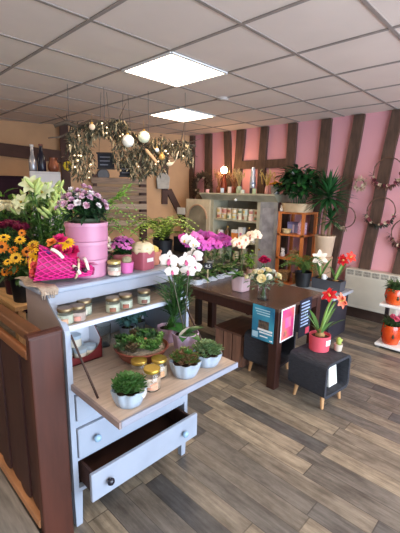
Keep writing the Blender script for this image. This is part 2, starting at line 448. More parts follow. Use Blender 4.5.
def dirn(el, az): return Vector((math.cos(el)*math.cos(az), math.cos(el)*math.sin(az), math.sin(el)))

pet = lambda c, v=.08: M(c, .55, v, 30)
yellowc = M((226, 186, 60), .6, .2, 40)
# ================================================================== PARTITION, STEP
def partition():
    t = thing('wooden_partition', 'dark red brown wooden partition with square newel post, in front of the pale blue writing desk', 'partition', (-1.41, .545, 0))
    # local origin at the post
    MB().box((.022, -.07, 0), (.06, .06, .985)).build('newel_post', rail_wood, t, bevel=.006)
    cap = MB().prism([(.02, .985), (.062, .985), (.062, .993), (.055, .999), (.027, .999), (.02, .993)], -.072, .062).build('post_cap', rail_wood, t)
    MB().box((-2.2, -.06, .96), (.0195, .0, .998)).build('top_rail', M((108, 70, 44), .4, .25, 4, stretch=(.8, 9, 9)), t, bevel=.008)
    MB().box((-2.2, -.072, .885), (.0195, -.045, .925)).build('rail_moulding', M((128, 80, 48), .4, .25, 4, stretch=(.8, 9, 9)), t, bevel=.008)
    n = 17; w_ = 2.12/n
    for i in range(n):
        x1 = .018-i*w_; x0 = x1-w_+.006
        # each board ends below in a rounded lobe
        pts = [(x0, .885), (x1, .885), (x1, .17)]+[((x0+x1)/2+(x1-x0)/2*math.cos(a), .17-.028*math.sin(a)) for a in (PI*k/6 for k in range(1, 6))]+[(x0, .17)]
        MB().prism(pts[::-1], -.052-.006*(i % 2), -.028).build('board', rail_dark, t)
    MB().box((-2.2, -.075, .1), (.0195, -.02, .142)).build('bottom_rail', M((176, 124, 84), .5, .25, 5, stretch=(1, 9, 9)), t, bevel=.004)
    s_ = thing('step', 'grey weathered wooden step with an orange nosing below the wooden partition', 'step', (-2.3, .33, 0))
    MB().box((-1.3, .012, .055), (.93, .135, .095)).build('tread', M((128, 122, 114), .6, .3, 5, stretch=(1.2, 12, 12)), s_)
    MB().box((-1.3, -.012, .05), (.93, .012, .098)).build('nosing', M((164, 110, 66), .5, .25, 5, stretch=(1, 9, 9)), s_, bevel=.005)
    MB().box((-1.3, .02, 0), (.93, .13, .055)).build('riser', darkin, s_)
partition()

# ================================================================== WRITING DESK
SL = 1.12; JS = .985; BO = .73
dY0, dY1 = .625, 1.33
def desk():
    t = thing('writing_desk', 'pale blue painted writing desk with its flap down and bottom drawer pulled out', 'desk', (-1.56, .975, 0))
    ox, oy = 1.56, -.975
    def X(x): return x+ox
    def Y(y): return y+oy
    prof = [(-1.76, .18), (-1.37, .18), (-1.37, .955), (-1.374, .972), (-1.395, .995), (-1.45, 1.03), (-1.50, 1.065), (-1.52, 1.095), (-1.76, 1.095)]
    for (a, b) in ((dY0, dY0+.022), (dY1-.022, dY1)):
        MB().prism([(X(p[0]), p[1]) for p in prof], Y(a), Y(b)).build('side_panel', M((150, 134, 128), .55, .1, 4) if a == dY0 else paint, t, label='left end, its shade put in as brown grey' if a == dY0 else None)  # left end is browner and darker: its shaded side put into the colour
    # painted front edges that follow the side's outline
    for (a, b) in ((dY0-.001, dY0+.023), (dY1-.023, dY1+.001)):
        vs = []; pr_ = [(-1.366, .18)]+[(p[0]+.004, p[1]) for p in prof[2:8]]
        mb = MB()
        for k in range(len(pr_)-1):
            (x0, z0), (x1, z1) = pr_[k], pr_[k+1]
            mb.add([(X(x0), Y(a), z0), (X(x0), Y(b), z0), (X(x1), Y(b), z1), (X(x1), Y(a), z1), (X(x0)-.02, Y(a), z0), (X(x0)-.02, Y(b), z0), (X(x1)-.02, Y(b), z1), (X(x1)-.02, Y(a), z1)],
                   [(0, 1, 2, 3), (4, 7, 6, 5), (0, 3, 7, 4), (1, 5, 6, 2)])
        mb.build('stile', paint, t)
    MB().box((X(-1.76), Y(dY0+.022), .2), (X(-1.745), Y(dY1-.022), 1.095)).build('back_panel', M((214, 220, 230), .5, .08), t)
    MB().box((X(-1.775), Y(.6), 1.095), (X(-1.545), Y(1.36), SL)).build('top', paint, t, bevel=.008)
    MB().prism([(X(-1.522), 1.095), (X(-1.54), 1.095), (X(-1.507), 1.052), (X(-1.489), 1.052)], Y(dY0+.022), Y(dY1-.022)).build('fascia', paint, t)
    MB().box((X(-1.55), Y(.6), 1.094), (X(-1.515), Y(1.36), SL)).build('cornice', paint, t, bevel=.012)
    sh = MB().box((X(-1.745), Y(dY0+.022), JS-.018), (X(-1.392), Y(dY1-.022), JS)).build('shelf', M((176, 158, 140), .5, .2, 4, stretch=(12, 1.5, 12)), t)
    MB().box((X(-1.392), Y(dY0+.022), JS-.02), (X(-1.378), Y(dY1-.022), JS+.001)).build('shelf_lip', M((190, 194, 206), .5, .05), sh)
    MB().box((X(-1.745), Y(dY0+.022), .705), (X(-1.376), Y(dY1-.022), BO)).build('desk_floor', washed, t)
    fl = MB().box((X(-1.372), Y(.645), .708), (X(-1.012), Y(1.315), BO)).build('fall_front', washed, t, bevel=.002)
    MB().box((X(-1.012), Y(.642), .704), (X(-1.0), Y(1.318), BO+.001)).build('edge_strip', washwhite, fl, bevel=.002)
    MB().box((X(-1.372), Y(.636), .704), (X(-1.0), Y(.646), BO+.001)).build('edge_strip', M((148, 132, 128), .5, .12), fl)
    for yy in (dY0+.026, dY1-.026):
        MB().bar((X(-1.372), Y(yy), .95), (X(-1.19), Y(yy+(.012 if yy < 1 else -.012)), BO+.004), .009, .006, (0, 1, 0)).build('lid_stay', M((60, 38, 32), .4, .1), t)
    # carcase rails and drawers
    for a, b in ((.672, .705), (.51, .545), (.343, .36), (.18, .2)):
        MB().box((X(-1.40), Y(dY0+.022), a), (X(-1.372), Y(dY1-.022), b)).build('rail', paint, t)
    MB().box((X(-1.74), Y(dY0+.025), .185), (X(-1.40), Y(dY1-.025), .195)).build('dust_panel', darkin, t)
    kb = MB().lathe([(.006, 0), (.007, .008), (.016, .014), (.018, .022), (.013, .03), (0, .033)], seg=14).mesh(M((150, 184, 210), .25, .1), True, 'knob')
    kd = MB().lathe([(.006, 0), (.007, .008), (.016, .014), (.018, .022), (.013, .03), (0, .033)], seg=14).mesh(M((34, 34, 44), .15, .3), True, 'knob')
    for (a, b, out, ks) in ((.547, .67, 0, (kb, kb)), (.362, .508, 0, (kb, kb)), (.2, .338, .1, (kd, kb))):
        xf = -1.356+out; y0, y1 = dY0+.027, dY1-.027
        d = MB().box((X(xf-.02), Y(y0), a), (X(xf), Y(y1), b)).build('drawer', paint, t, bevel=.004)
        bx = MB(); bx.box((X(xf-.33), Y(y0+.02), a+.012), (X(xf-.02), Y(y0+.032), b-.02)); bx.box((X(xf-.33), Y(y1-.032), a+.012), (X(xf-.02), Y(y1-.02), b-.02))
        bx.box((X(xf-.34), Y(y0+.02), a+.012), (X(xf-.33), Y(y1-.02), b-.02)); bx.box((X(xf-.33), Y(y0+.03), a+.012), (X(xf-.02), Y(y1-.03), a+.02))
        bx.build('drawer_box', M((66, 44, 38), .7, .2), d)
        pn = MB()
        for k, yy in enumerate((.735, 1.195 if out else 1.25)):
            inst('knob', ks[k], d, (X(xf), Y(yy), (a+b)/2+.002), (1, 0, 0), label='dark glass knob' if ks[k] is kd else None)
    for (x, y) in ((-1.39, dY0+.02), (-1.39, dY1-.02), (-1.742, dY0+.02), (-1.742, dY1-.02)):
        mb = MB(); a, b = .02, .015
        mb.add([(X(x)-b, Y(y)-b, 0), (X(x)+b, Y(y)-b, 0), (X(x)+b, Y(y)+b, 0), (X(x)-b, Y(y)+b, 0), (X(x)-a, Y(y)-a, .18), (X(x)+a, Y(y)-a, .18), (X(x)+a, Y(y)+a, .18), (X(x)-a, Y(y)+a, .18)],
               [(3, 2, 1, 0), (4, 5, 6, 7), (0, 1, 5, 4), (1, 2, 6, 5), (2, 3, 7, 6), (3, 0, 4, 7)])
        mb.build('leg', paint, t)
desk()

# linen runner over the desk's left end
rn = MB(); nx, ny = 10, 5; vs = []; fs = []
hess = M((170, 152, 134), .9, .25, 60, bump=.3)
for layer in (0, 1):
    for i in range(nx+1):
        for j in range(ny+1):
            x = -1.785+.30*i/nx; y = .588+.075*j/ny+.012*math.sin(i*.9); z = SL+.002+.003*math.sin(i*1.9+j)+.004*(1-layer)*0
            if i > nx-2: z -= .012*(i-nx+2)**1.3; x = -1.517+.006*(i-nx+2)
            vs.append((x, y, z+.004+(.004 if layer else 0)))
n1 = (nx+1)*(ny+1)
for i in range(nx):
    for j in range(ny):
        o = i*(ny+1)+j; fs.append((o, o+1, o+ny+2, o+ny+1)); fs.append((n1+o, n1+o+ny+1, n1+o+ny+2, n1+o+1))
for i in range(nx):
    o = i*(ny+1); fs.append((o, o+ny+1, n1+o+ny+1, n1+o)); o += ny; fs.append((o, n1+o, n1+o+ny+1, o+ny+1))
for j in range(ny):
    fs.append((j, n1+j, n1+j+1, j+1)); o = nx*(ny+1)+j; fs.append((o, o+1, n1+o+1, n1+o))
rn.add(vs, fs)
for k in range(6): rn.tube([(-1.505+R(-.004, .004), .6+.011*k, SL-.005), (-1.50+R(-.004, .006), .598+.012*k+R(-.008, .008), SL-.036)], .0022, 4)
tag(rn.build('table_runner', hess, smooth=True), 'frayed beige linen runner lying over the left end of the writing desk', 'cloth')

# ------------------------------------------------------------ jars
def jar(name, label, loc, r=.032, h=.062, lid=lidmat, wax=(226, 214, 186), lab=(150, 92, 66), cat='jar', group=None, lidh=.014, labw=.9):
    t = thing(name, label, cat, loc, R(0, 0), group)
    MB().lathe([(r*.9, 0), (r, .004), (r, h*.86), (r*.88, h*.94), (r*.88, h)], seg=20).build('glass_body', glass, t, smooth=True, auto=.7)
    MB().lathe([(r*.86, .004), (r*.93, .007), (r*.93, h*.75)], seg=16).build('wax', M(wax, .6, .08), t, smooth=True, auto=.7)
    MB().lathe([(r*.97, h), (r*.99, h+.002), (r*.99, h+lidh-.002), (r*.95, h+lidh), (0, h+lidh)], seg=20).build('lid', lid, t, smooth=True, auto=.7)
    if lab:
        mb = MB(); n = 8; vs = []
        for k in range(n+1):
            a = -.55+labw*(k/n-.5)*1.6
            for z in (h*.14, h*.5): vs.append(((r+.001)*math.cos(a), (r+.001)*math.sin(a), z))
        mb.add(vs, [(2*k, 2*k+2, 2*k+3, 2*k+1) for k in range(n)]); mb.build('label', M(lab, .6, .3, 60), t)
    return t
JL = [('candle jar at the far left end of the desk shelf, behind the upright', -1.43, .66), ('candle jar with pink label, front one of the left pair on the desk shelf', -1.425, .715),
      ('candle jar standing behind the pink labelled one on the desk shelf', -1.48, .775), ('candle jar with brown label, left of the middle pair on the desk shelf', -1.425, .89),
      ('candle jar with red brown label, right of the middle pair on the desk shelf', -1.43, .965), ('candle jar at the right end of the desk shelf by the palm leaves', -1.43, 1.075)]
for i, (l, x, y) in enumerate(JL):
    jar('candle_jar', l, (x, y, JS), .033, .056, wax=(226, 228, 206) if i != 1 else (226, 202, 190), lab=[(190, 150, 120), (190, 132, 116), (200, 190, 170), (130, 84, 62), (138, 80, 62), (112, 74, 58)][i], labw=.55, group='candle jars on the desk shelf')
gl = M((192, 158, 74), .28, .12, metal=.75)
for l, p, la, wx in (('gold lidded candle jar at the back left of three on the desk flap', (142, 379), (170, 110, 76), (214, 190, 160)), ('gold lidded candle jar at the back right of three on the desk flap', (162, 377), (200, 150, 110), (224, 200, 172)),
              ('gold lidded candle jar nearest the flap edge of the three', (155, 390), (214, 150, 120), (226, 196, 170))):
    q = at(*p, z=BO); jar('candle_jar', l, (q.x-.02, q.y, BO), .036, .072 if p[0] != 155 else .08, lid=gl if p[0] != 155 else M((180, 150, 60), .3, .1, metal=.7), wax=wx, lab=la, group='gold lidded jars on the flap', labw=.7)
q = at(110, 272, z=SL); jar('candle_jar', 'glass candle jar with printed floral label beside the pink tins', (-1.562, .99, SL), .034, .062, lid=M((206, 190, 120), .3, .1, metal=.5), wax=(240, 232, 210), lab=(214, 176, 160), labw=1.2)

# ------------------------------------------------------------ display box of white candle tins
def candle_box():
    q = at(68, 368, z=BO)
    t = thing('display_box', 'open white card box with a dark red base in the left corner of the desk', 'box', (-1.57, .775, BO))
    red = M((112, 34, 36), .5, .1); W2, D = .1, .06
    MB().box((-D, -W2, 0), (-D+.004, W2, .2)).build('back', M((222, 224, 232), .6, .03), t)
    MB().box((-D, -W2, 0), (D, W2, .006)).build('base', red, t)
    MB().prism([(-D, .006), (D, .006), (D, .085), (-D, .2)], -W2, -W2+.004).build('side', M((222, 224, 232), .6, .03), t)
    MB().prism([(-D, .006), (D, .006), (D, .095), (-D, .2)], W2-.003, W2).build('side', red, t)
    MB().prism([(-D+.004, .007), (D-.004, .007), (D-.004, .094), (-D+.004, .196)], W2-.006, W2-.0032).build('lining', M((222, 224, 232), .6, .03), t)
    pts = [(-W2, 0), (W2, 0), (W2, .1)]+[(W2*.92*math.cos(a), .1-.07*math.sin(a)) for a in (PI*k/12 for k in range(0, 13))]+[(-W2, .1)]
    MB().prism(pts, D-.003, D, 'x').build('front', red, t)
    tl = [(-.01, -.055, .01, 'left tin'), (.02, .005, .01, 'front middle tin'), (.015, .06, .01, 'right tin'), (-.03, .02, .01, 'back tin'), (-.02, 0, .07, 'tin on top')]
    for x, y, z, n in tl:
        c = thing('candle_tin', 'round white candle tin in the card box, %s of the five' % n.replace(' tin', '') if n != 'tin on top' else 'round white candle tin lying on top of the others in the card box', 'tin', (-1.57+x, .775+y, BO+.006 if z < .05 else BO+.064), 0, 'candle tins in the card box')
        MB().lathe([(.028, 0), (.03, .003), (.03, .05), (.028, .052)], seg=18).build('body', M((226, 216, 196), .5, .05), c, smooth=True, auto=.7)
        MB().lathe([(.0305, .04), (.031, .041), (.031, .055), (.028, .058), (0, .058)], seg=18).build('lid', M((176, 192, 204), .35, .08), c, smooth=True, auto=.7)
candle_box()
gt = thing('glass_tumbler', 'empty clear glass tumbler in the desk behind the succulent bowl', 'glass', (-1.62, .95, BO))
MB().lathe([(.03, 0), (.034, .003), (.04, .12), (.037, .12), (.031, .01), (0, .008)], seg=20).build('bowl', glass, gt, smooth=True, auto=.6)

# ------------------------------------------------------------ pots on the flap
def rosette(mb, c, r, n=14, fat=.35, el0=.25):
    for k in range(n):
        a = 2.4*k; t = k/n; e = el0+t*1.1
        mb.leaf(Vector(c), dirn(e, a), r*(1-.55*t), r*fat, -.3, 3, .4)
def succulents(parent, R0, z, n, mats, mound=.02, size=.03, fat=.4):
    for k, m_ in enumerate(mats):
        mb = MB()
        for i in range(n):
            j_ = i*len(mats)+k; a = 2.4*j_+R(-.3, .3); q = math.sqrt((j_+.5)/(n*len(mats)))*R0*.98
            rosette(mb, (q*math.cos(a), q*math.sin(a), z+mound*(1-(q/R0)**2)+R(-.004, .008)), size*R(.7, 1.2), 12, fat)
        mb.build('succulent', m_, parent, smooth=False)
def white_pot(label, loc, r, h, mats, n, size, ribbon=True):
    t = thing('succulent_pot', label, 'potted plant', loc, R(0, 1))
    wob = lambda a, z: 1+(.13*abs(math.cos(4.5*a))-.06)*(.25+z/h)
    MB().lathe([(r*.7, 0), (r*.77, .002), (r*.93, h*.5), (r, h*.92), (r*1.02, h), (r*.95, h), (r*.85, h*.75), (0, h*.72)], seg=48, wob=wob).build('pot', whitecer, t, smooth=True, auto=.9)
    MB().lathe([(r*.86, h*.76), (r*.6, h*.86), (0, h*.9)], seg=20).build('soil', soil, t, smooth=True)
    succulents(t, r*.85, h*.9, int(n*2.6), mats, .035, size*1.05)
    return t
pg = [green, M((86, 124, 60), .5, .25, 25), M((116, 140, 84), .55, .25, 25)]
p = white_pot('white scalloped pot with a dark green succulent and ribbon bow at the flap front corner', (*at(129, 402, z=BO).xy, BO), .066, .065, [green, M((84, 124, 66), .5, .3, 30)], 11, .035)
bw = MB()
for s_ in (-1, 1):
    for k in range(3): bw.leaf((.045, .03, .06), Vector((.3, s_*.7+.2*k, .7-.35*k)), .05, .03, .6, 5, .2)
bw.build('bow', M((226, 220, 214), .5, .05), p)
q = at(185, 374, z=BO); p = white_pot('white scalloped pot with olive and rust succulents, middle of the flap', (q.x, q.y, BO), .068, .07, [M((110, 118, 60), .5, .3, 30), M((124, 92, 64), .5, .3, 30), green], 7, .03)
q = at(208, 364, z=BO); p = white_pot('white scalloped pot with a spiky grey green succulent at the flap right end', (q.x-.01, q.y, BO), .07, .062, [M((124, 146, 100), .55, .25, 30), M((96, 124, 76), .5, .25, 30)], 10, .034)

sb = thing('succulent_bowl', 'wide terracotta bowl planted with mixed green succulents on the desk', 'potted plant', (-1.335, .985, BO))
MB().lathe([(.05, 0), (.06, .003), (.105, .04), (.125, .075), (.132, .084), (.126, .088), (.118, .078), (0, .07)], seg=36).build('bowl', M((126, 66, 50), .55, .25, 8), sb, smooth=True, auto=.7)
MB().lathe([(.118, .077), (.08, .088), (0, .094)], seg=24).build('gravel', M((158, 138, 116), .9, .4, 90, bump=.6), sb, smooth=True)
for k in range(16):
    a = k*2.4; q = .108*math.sqrt((k+.5)/16); mb = MB()
    for i in range(11): rosette(mb, (q*math.cos(a)+R(-.03, .03), q*math.sin(a)+R(-.026, .026), .095+R(0, .035)*(1.2-q*7)), R(.026, .038), 11, .42)
    mb.build('succulent', [dgreen, green, M((98, 138, 62), .5, .2, 30), M((88, 112, 74), .5, .2, 30), M((92, 76, 52), .6, .3, 30), M((120, 160, 80), .5, .2, 30)][k % 6], sb)
MB().ball((.02, .0, .118), .018, (1, 1, .8), 8, 5, .15).build('terracotta_ornament', M((186, 112, 82), .7, .15), sb, smooth=True)

# blue green foliage plants at the back of the desk
def bushy(label, loc, r, h, n, mat, L, W, potm, pr, ph, name='foliage_plant', cat='potted plant', el=(.2, 1.4), stems=True, z0=None, group=None, bend=.6, potw=1.15, sc=(1, 1)):
    t = thing(name, label, cat, loc, R(0, 6), group)
    MB().lathe([(pr*.8, 0), (pr*.84, .003), (pr, ph), (pr*.92, ph), (pr*.9, ph*.88), (0, ph*.86)], seg=24).build('pot', potm, t, smooth=True, auto=.6)
    MB().lathe([(pr*.9, ph*.87), (0, ph*.93)], seg=16).build('soil', soil, t)
    mb = MB(); st = MB(); ns = max(4, n//9)
    for k in range(ns):
        a = R(0, 2*PI); e = R(*el); top = Vector((math.cos(a)*math.cos(e)*r, math.sin(a)*math.cos(e)*r, ph+(h-ph)*R(.55, 1)*math.sin(e)**.5))
        b = Vector((R(-.3, .3)*pr, R(-.3, .3)*pr, ph*.85)); md = b*.4+top*.6+Vector((0, 0, .1*h))
        pts = bez(b, (b+top)/2+Vector((0, 0, .15*h)), top, 7); st.tube(pts, [.003*(1-.7*i/7) for i in range(8)], 4)
        for i in range(9):
            u = .25+.75*i/8; q = pts[min(7, int(u*7))].lerp(pts[min(7, int(u*7)+1)], (u*7) % 1)
            mb.leaf(q, dirn(R(-.1, .8), a+R(-1.6, 1.6)), L*R(.7, 1.15), W*R(.8, 1.1), bend, 3, .25)
    st.build('stems', M((70, 84, 44), .6, .2), t); mb.build('leaves', mat, t)
    return t
bushy('blue green bushy plant at the back of the desk behind the succulent bowl', (-1.6, 1.09, BO), .10, .235, 160, M((84, 124, 118), .55, .3, 25), .045, .026, M((150, 160, 172), .5, .1), .045, .08)
bushy('dark blue green small leaved plant beside the lilac pot in the desk', (-1.65, 1.2, BO), .09, .235, 140, M((66, 104, 98), .55, .3, 25), .04, .02, M((90, 98, 100), .5, .1), .04, .07)

lilac = M((196, 168, 190), .4, .1, 8)
# spiky grass plant and orchid in lilac pots
def lilac_pot(t, r, h):
    wob = lambda a, z: 1+.035*math.cos(9*a+z*60)
    MB().lathe([(r*.72, 0), (r*.78, .003), (r*.98, h*.8), (r*1.06, h), (r*.98, h), (r*.9, h*.85), (0, h*.83)], seg=54, wob=wob).build('pot', lilac, t, smooth=True, auto=.9)
    MB().lathe([(r*.9, h*.84), (0, h*.9)], seg=16).build('soil', soil, t)
t = thing('parlour_palm', 'tall spiky green parlour palm in a lilac pot behind the white orchid', 'potted plant', (-1.44, 1.24, BO), 0)
lilac_pot(t, .055, .085); mb = MB(); st = MB()
for k in range(32):
    a = R(0, 6.28); rr = R(.02, .085); hh = R(.2, .36)
    pts = bez((R(-.01, .03), R(-.02, .02), .075), (.10+rr*.3*math.cos(a), rr*.3*math.sin(a)-.02, .08+hh*.5), (.115+rr*.6*math.cos(a), rr*math.sin(a)-.04, .08+hh), 8); st.tube(pts, .0018, 4)
    for i in range(3, 9):
        for s_ in (-1, 1): mb.leaf(pts[i], dirn(.75, a+s_*R(.5, 1.4)), R(.06, .095), .011, .5, 3, .2)
st.build('stems', green, t); mb.build('fronds', M((66, 102, 58), .5, .3, 25), t)

def orchid_plant(label, loc, pet_m, lip_m, pot=None, stems=((0, .3, .1),), r=.04, leaves=5, leafL=.13, rz=0, face=None, nb=6, group=None, pot_rh=(.05, .08), name='orchid', bl=None, leafW=.05):
    t = thing(name, label, 'orchid', loc, rz, group); pr_, ph = pot_rh
    if pot == 'lilac': lilac_pot(t, pr_, ph)
    elif pot is not None:
        MB().lathe([(pr_*.78, 0), (pr_*.82, .003), (pr_, ph), (pr_*.92, ph), (pr_*.9, ph*.85), (0, ph*.83)], seg=20).build('pot', pot, t, smooth=True, auto=.6)
        MB().lathe([(pr_*.9, ph*.84), (0, ph*.9)], seg=14).build('bark', soil, t)
    for k in range(leaves):
        a = k*2*PI/leaves*1.07+R(-.3, .3)
        MB().leaf((0, 0, ph*.85), dirn(R(.35, .8), a), leafL*R(.8, 1.1), leafW, .9, 6, .2).build('leaf', M((54, 104, 44), .35, .2, 12), t, smooth=True)
    me = bl or orchid_mesh(pet_m, lip_m, r)
    for (az, h, reach) in stems:
        d = Vector((math.cos(az), math.sin(az), 0)); b = Vector((0, 0, ph*.85))
        pts = bez(b, b+Vector((0, 0, h*1.15))+d*reach*.15, b+d*reach+Vector((0, 0, h)), 14)
        MB().tube(pts, [.0028-.0001*i for i in range(15)], 5).build('stem', M((86, 100, 52), .5, .2), t)
        for k in range(nb):
            u = .58+.42*k/max(1, nb-1); q = pts[0].lerp(pts[0], 0); i = u*14; i0 = min(13, int(i)); q = pts[i0].lerp(pts[i0+1], i-i0)
            f = Vector(face) if face else d
            f = Matrix.Rotation(-rz, 3, 'Z')@f if face else f
            fd = (f+Vector((R(-.5, .5), R(-.5, .5), R(-.1, .3)))).normalized()
            q2 = q+fd*.012+Vector((R(-.02, .02), R(-.02, .02), -.012*(k % 2)-.004))
            inst('blossom', me, t, q2, fd, R(-.25, .25), R(.85, 1.1))
    return t
FACE = (.8, -.75, .1)
opW = M((218, 206, 196), .5, .05, 30); lipP = M((196, 90, 130), .5, .2, 40)
t = orchid_plant('white orchid with pink throats in a lilac pot on the right of the desk flap', (*at(185, 352, z=BO).xy, BO), opW, lipP, 'lilac', ((2.6, .44, .10), (-1.9, .42, .05)), .046, 5, .13, 0, FACE, 2, pot_rh=(.066, .112), leafW=.055)
# third and fourth blossom group on the white orchid
me_w = [c for c in t.children if c.name.startswith('blossom')][0].data
def pend(t, px, py, sc_, x):
    w_ = at(px, py, x=x); l = w_-t.location; inst('blossom', me_w, t, l, Vector(FACE)+Vector((R(-.2, .2), R(-.2, .2), 0)), R(-.2, .2), sc_)
for c in [c for c in t.children if c.name.startswith('blossom') or c.name.startswith('stem')]: bpy.data.objects.remove(c)
ox = t.location.x
b = Vector((0, 0, .095))
for tx, ty, c1 in ((170, 256, (166, 300)), (196, 250, (187, 268))):
    e = at(tx, ty, x=ox-.02)-t.location; c_ = at(*c1, x=ox-.02)-t.location; c_.z = e.z+.02
    MB().tube(bez(b, c_, e, 12), .003, 5).build('stem', M((70, 64, 40), .5, .2), t)
for px, py, s_ in ((169, 260, 1.0), (172, 271, .75), (186, 261, .95), (194, 256, 1.0), (188, 271, .85), (195, 267, .8)): pend(t, px, py, s_, ox-.015+R(-.01, .01))
MB().leaf(at(178, 338, x=ox+.02)-t.location, (.3, .6, .9), .08, .03, .5).build('tag', white, t)

# ================================================================== ON TOP OF THE DESK
# stacked pink tins holding carnations
pk = M((186, 124, 150), .4, .06, 6)
stk_c = (-1.66, .902)
lab3 = ('bottom', 'middle', 'top')
for k in range(3):
    h = .09; z = SL+k*h; rr = (.092, .097, .101)[k]
    t = thing('pink_tin', 'round pink tin, %s one of the stack of three on the desk' % lab3[k], 'tin', (*stk_c, z), 0, 'stack of pink tins')
    MB().lathe([(rr-.003, 0), (rr, .003), (rr, h-.016)], seg=36).build('body', pk, t, smooth=True, auto=.6)
    lidp = [(rr, h-.018), (rr+.003, h-.017), (rr+.003, h-.002), (rr, h-.0003)]
    lidp += [(rr-.012, h-.0003), (rr-.014, h-.01), (0, h-.012)] if k == 2 else [(0, h-.0003)]
    MB().lathe(lidp, seg=36).build('rim', M((194, 136, 160), .4, .05), t, smooth=True, auto=.6)
    # embossed pale emblem facing the room
    em = MB()
    a0 = -.75
    for s_ in ():
        pts = [Vector(((rr+.0015)*math.cos(a0+s_*.12+.07*math.cos(u)), (rr+.0015)*math.sin(a0+s_*.12+.07*math.cos(u)), .04+.016*math.sin(u))) for u in (2*PI*i/14 for i in range(14))]
        em.tube(pts, .002, 4, True)
    if k == 2:
        for zz in (.03, .062): MB().ball((rr*math.cos(-2.5), rr*math.sin(-2.5), zz), .014, seg=8, rings=6).build('flower_knob', M((226, 160, 186), .4, .1), t, smooth=True)
t = thing('carnation_arrangement', 'pink and white carnations in dark leaves standing on the stacked pink tins', 'flower arrangement', (*stk_c, SL+.27-.011), .3)
MB().lathe([(.055, 0), (.06, .003), (.07, .03), (.066, .03), (0, .025)], seg=24).build('bowl', M((60, 70, 50), .6, .2), t, smooth=True, auto=.6)
mb = MB()
for k in range(260):
    a = R(0, 6.28); mb.leaf((R(-.07, .07), R(-.07, .07), .045+R(0, .08)), dirn(R(-.75, 1.0), a), R(.05, .09), .022, .5, 3)
mb.build('leaves', M((34, 58, 34), .5, .3, 25), t)
ms = [puff_mesh(pet((232, 206, 214)), .022, 26, pet((210, 150, 176))), puff_mesh(pet((240, 230, 228)), .021), puff_mesh(pet((216, 172, 194)), .021)]
st = MB()
for k in range(46):
    a = 2.4*k; q = .125*math.sqrt((k+.5)/46); p_ = Vector((q*math.cos(a)-.01, q*math.sin(a)-.01, .165-.9*q*q*6+R(-.012, .015)))
    st.tube([(q*.3*math.cos(a), q*.3*math.sin(a), .045), p_], .0016, 4)
    inst('flower', ms[k % 3], t, p_, dirn(1.35-q*6, a), R(0, 6), R(.85, 1.1))
st.build('stems', green, t)
fr = MB()
for k in range(9):
    pts = bez((.04, .05, .05), (.1+R(-.02, .02), .09, .14), (.13+R(0, .03), .12+R(-.06, .1), .13+R(0, .07)), 6)
    for q in pts[2:]: fr.leaf(q, dirn(R(0, .8), R(-.4, 2)), R(.04, .06), .016, .4, 3)
fr.build('sprigs', lgreen, t)
gd = MB().lathe([(.004, 0), (.036, .006), (.046, .025), (.038, .044), (.008, .048)], seg=30, wob=lambda a, z: 1+.08*math.cos(6*a)).mesh([cream], True)
# cream striped gourds
def gourd(label, loc, r, c1=(232, 216, 178), c2=(176, 150, 96)):
    t = thing('gourd', label, 'gourd', loc, R(0, 3))
    MB().lathe([(.01, 0), (r*.8, r*.1), (r, r*.5), (r*.9, r*.95), (r*.55, r*1.2), (.01, r*1.18)], seg=40, wob=lambda a, z: 1+.09*abs(math.cos(4*a))).build('body', M(c1, .5, .12, 14), t, smooth=True)
    MB().lathe([(r*.96, r*.62), (r*1.02, r*.68), (r*.96, r*.74)], seg=40).build('stripe', M(c2, .6, .3, 40), t, smooth=True)
    MB().tube([(0, 0, r*1.15), (.004, 0, r*1.3), (.012, .004, r*1.45)], [.007, .005, .004], 6).build('stalk', M((120, 104, 62), .7, .2), t)
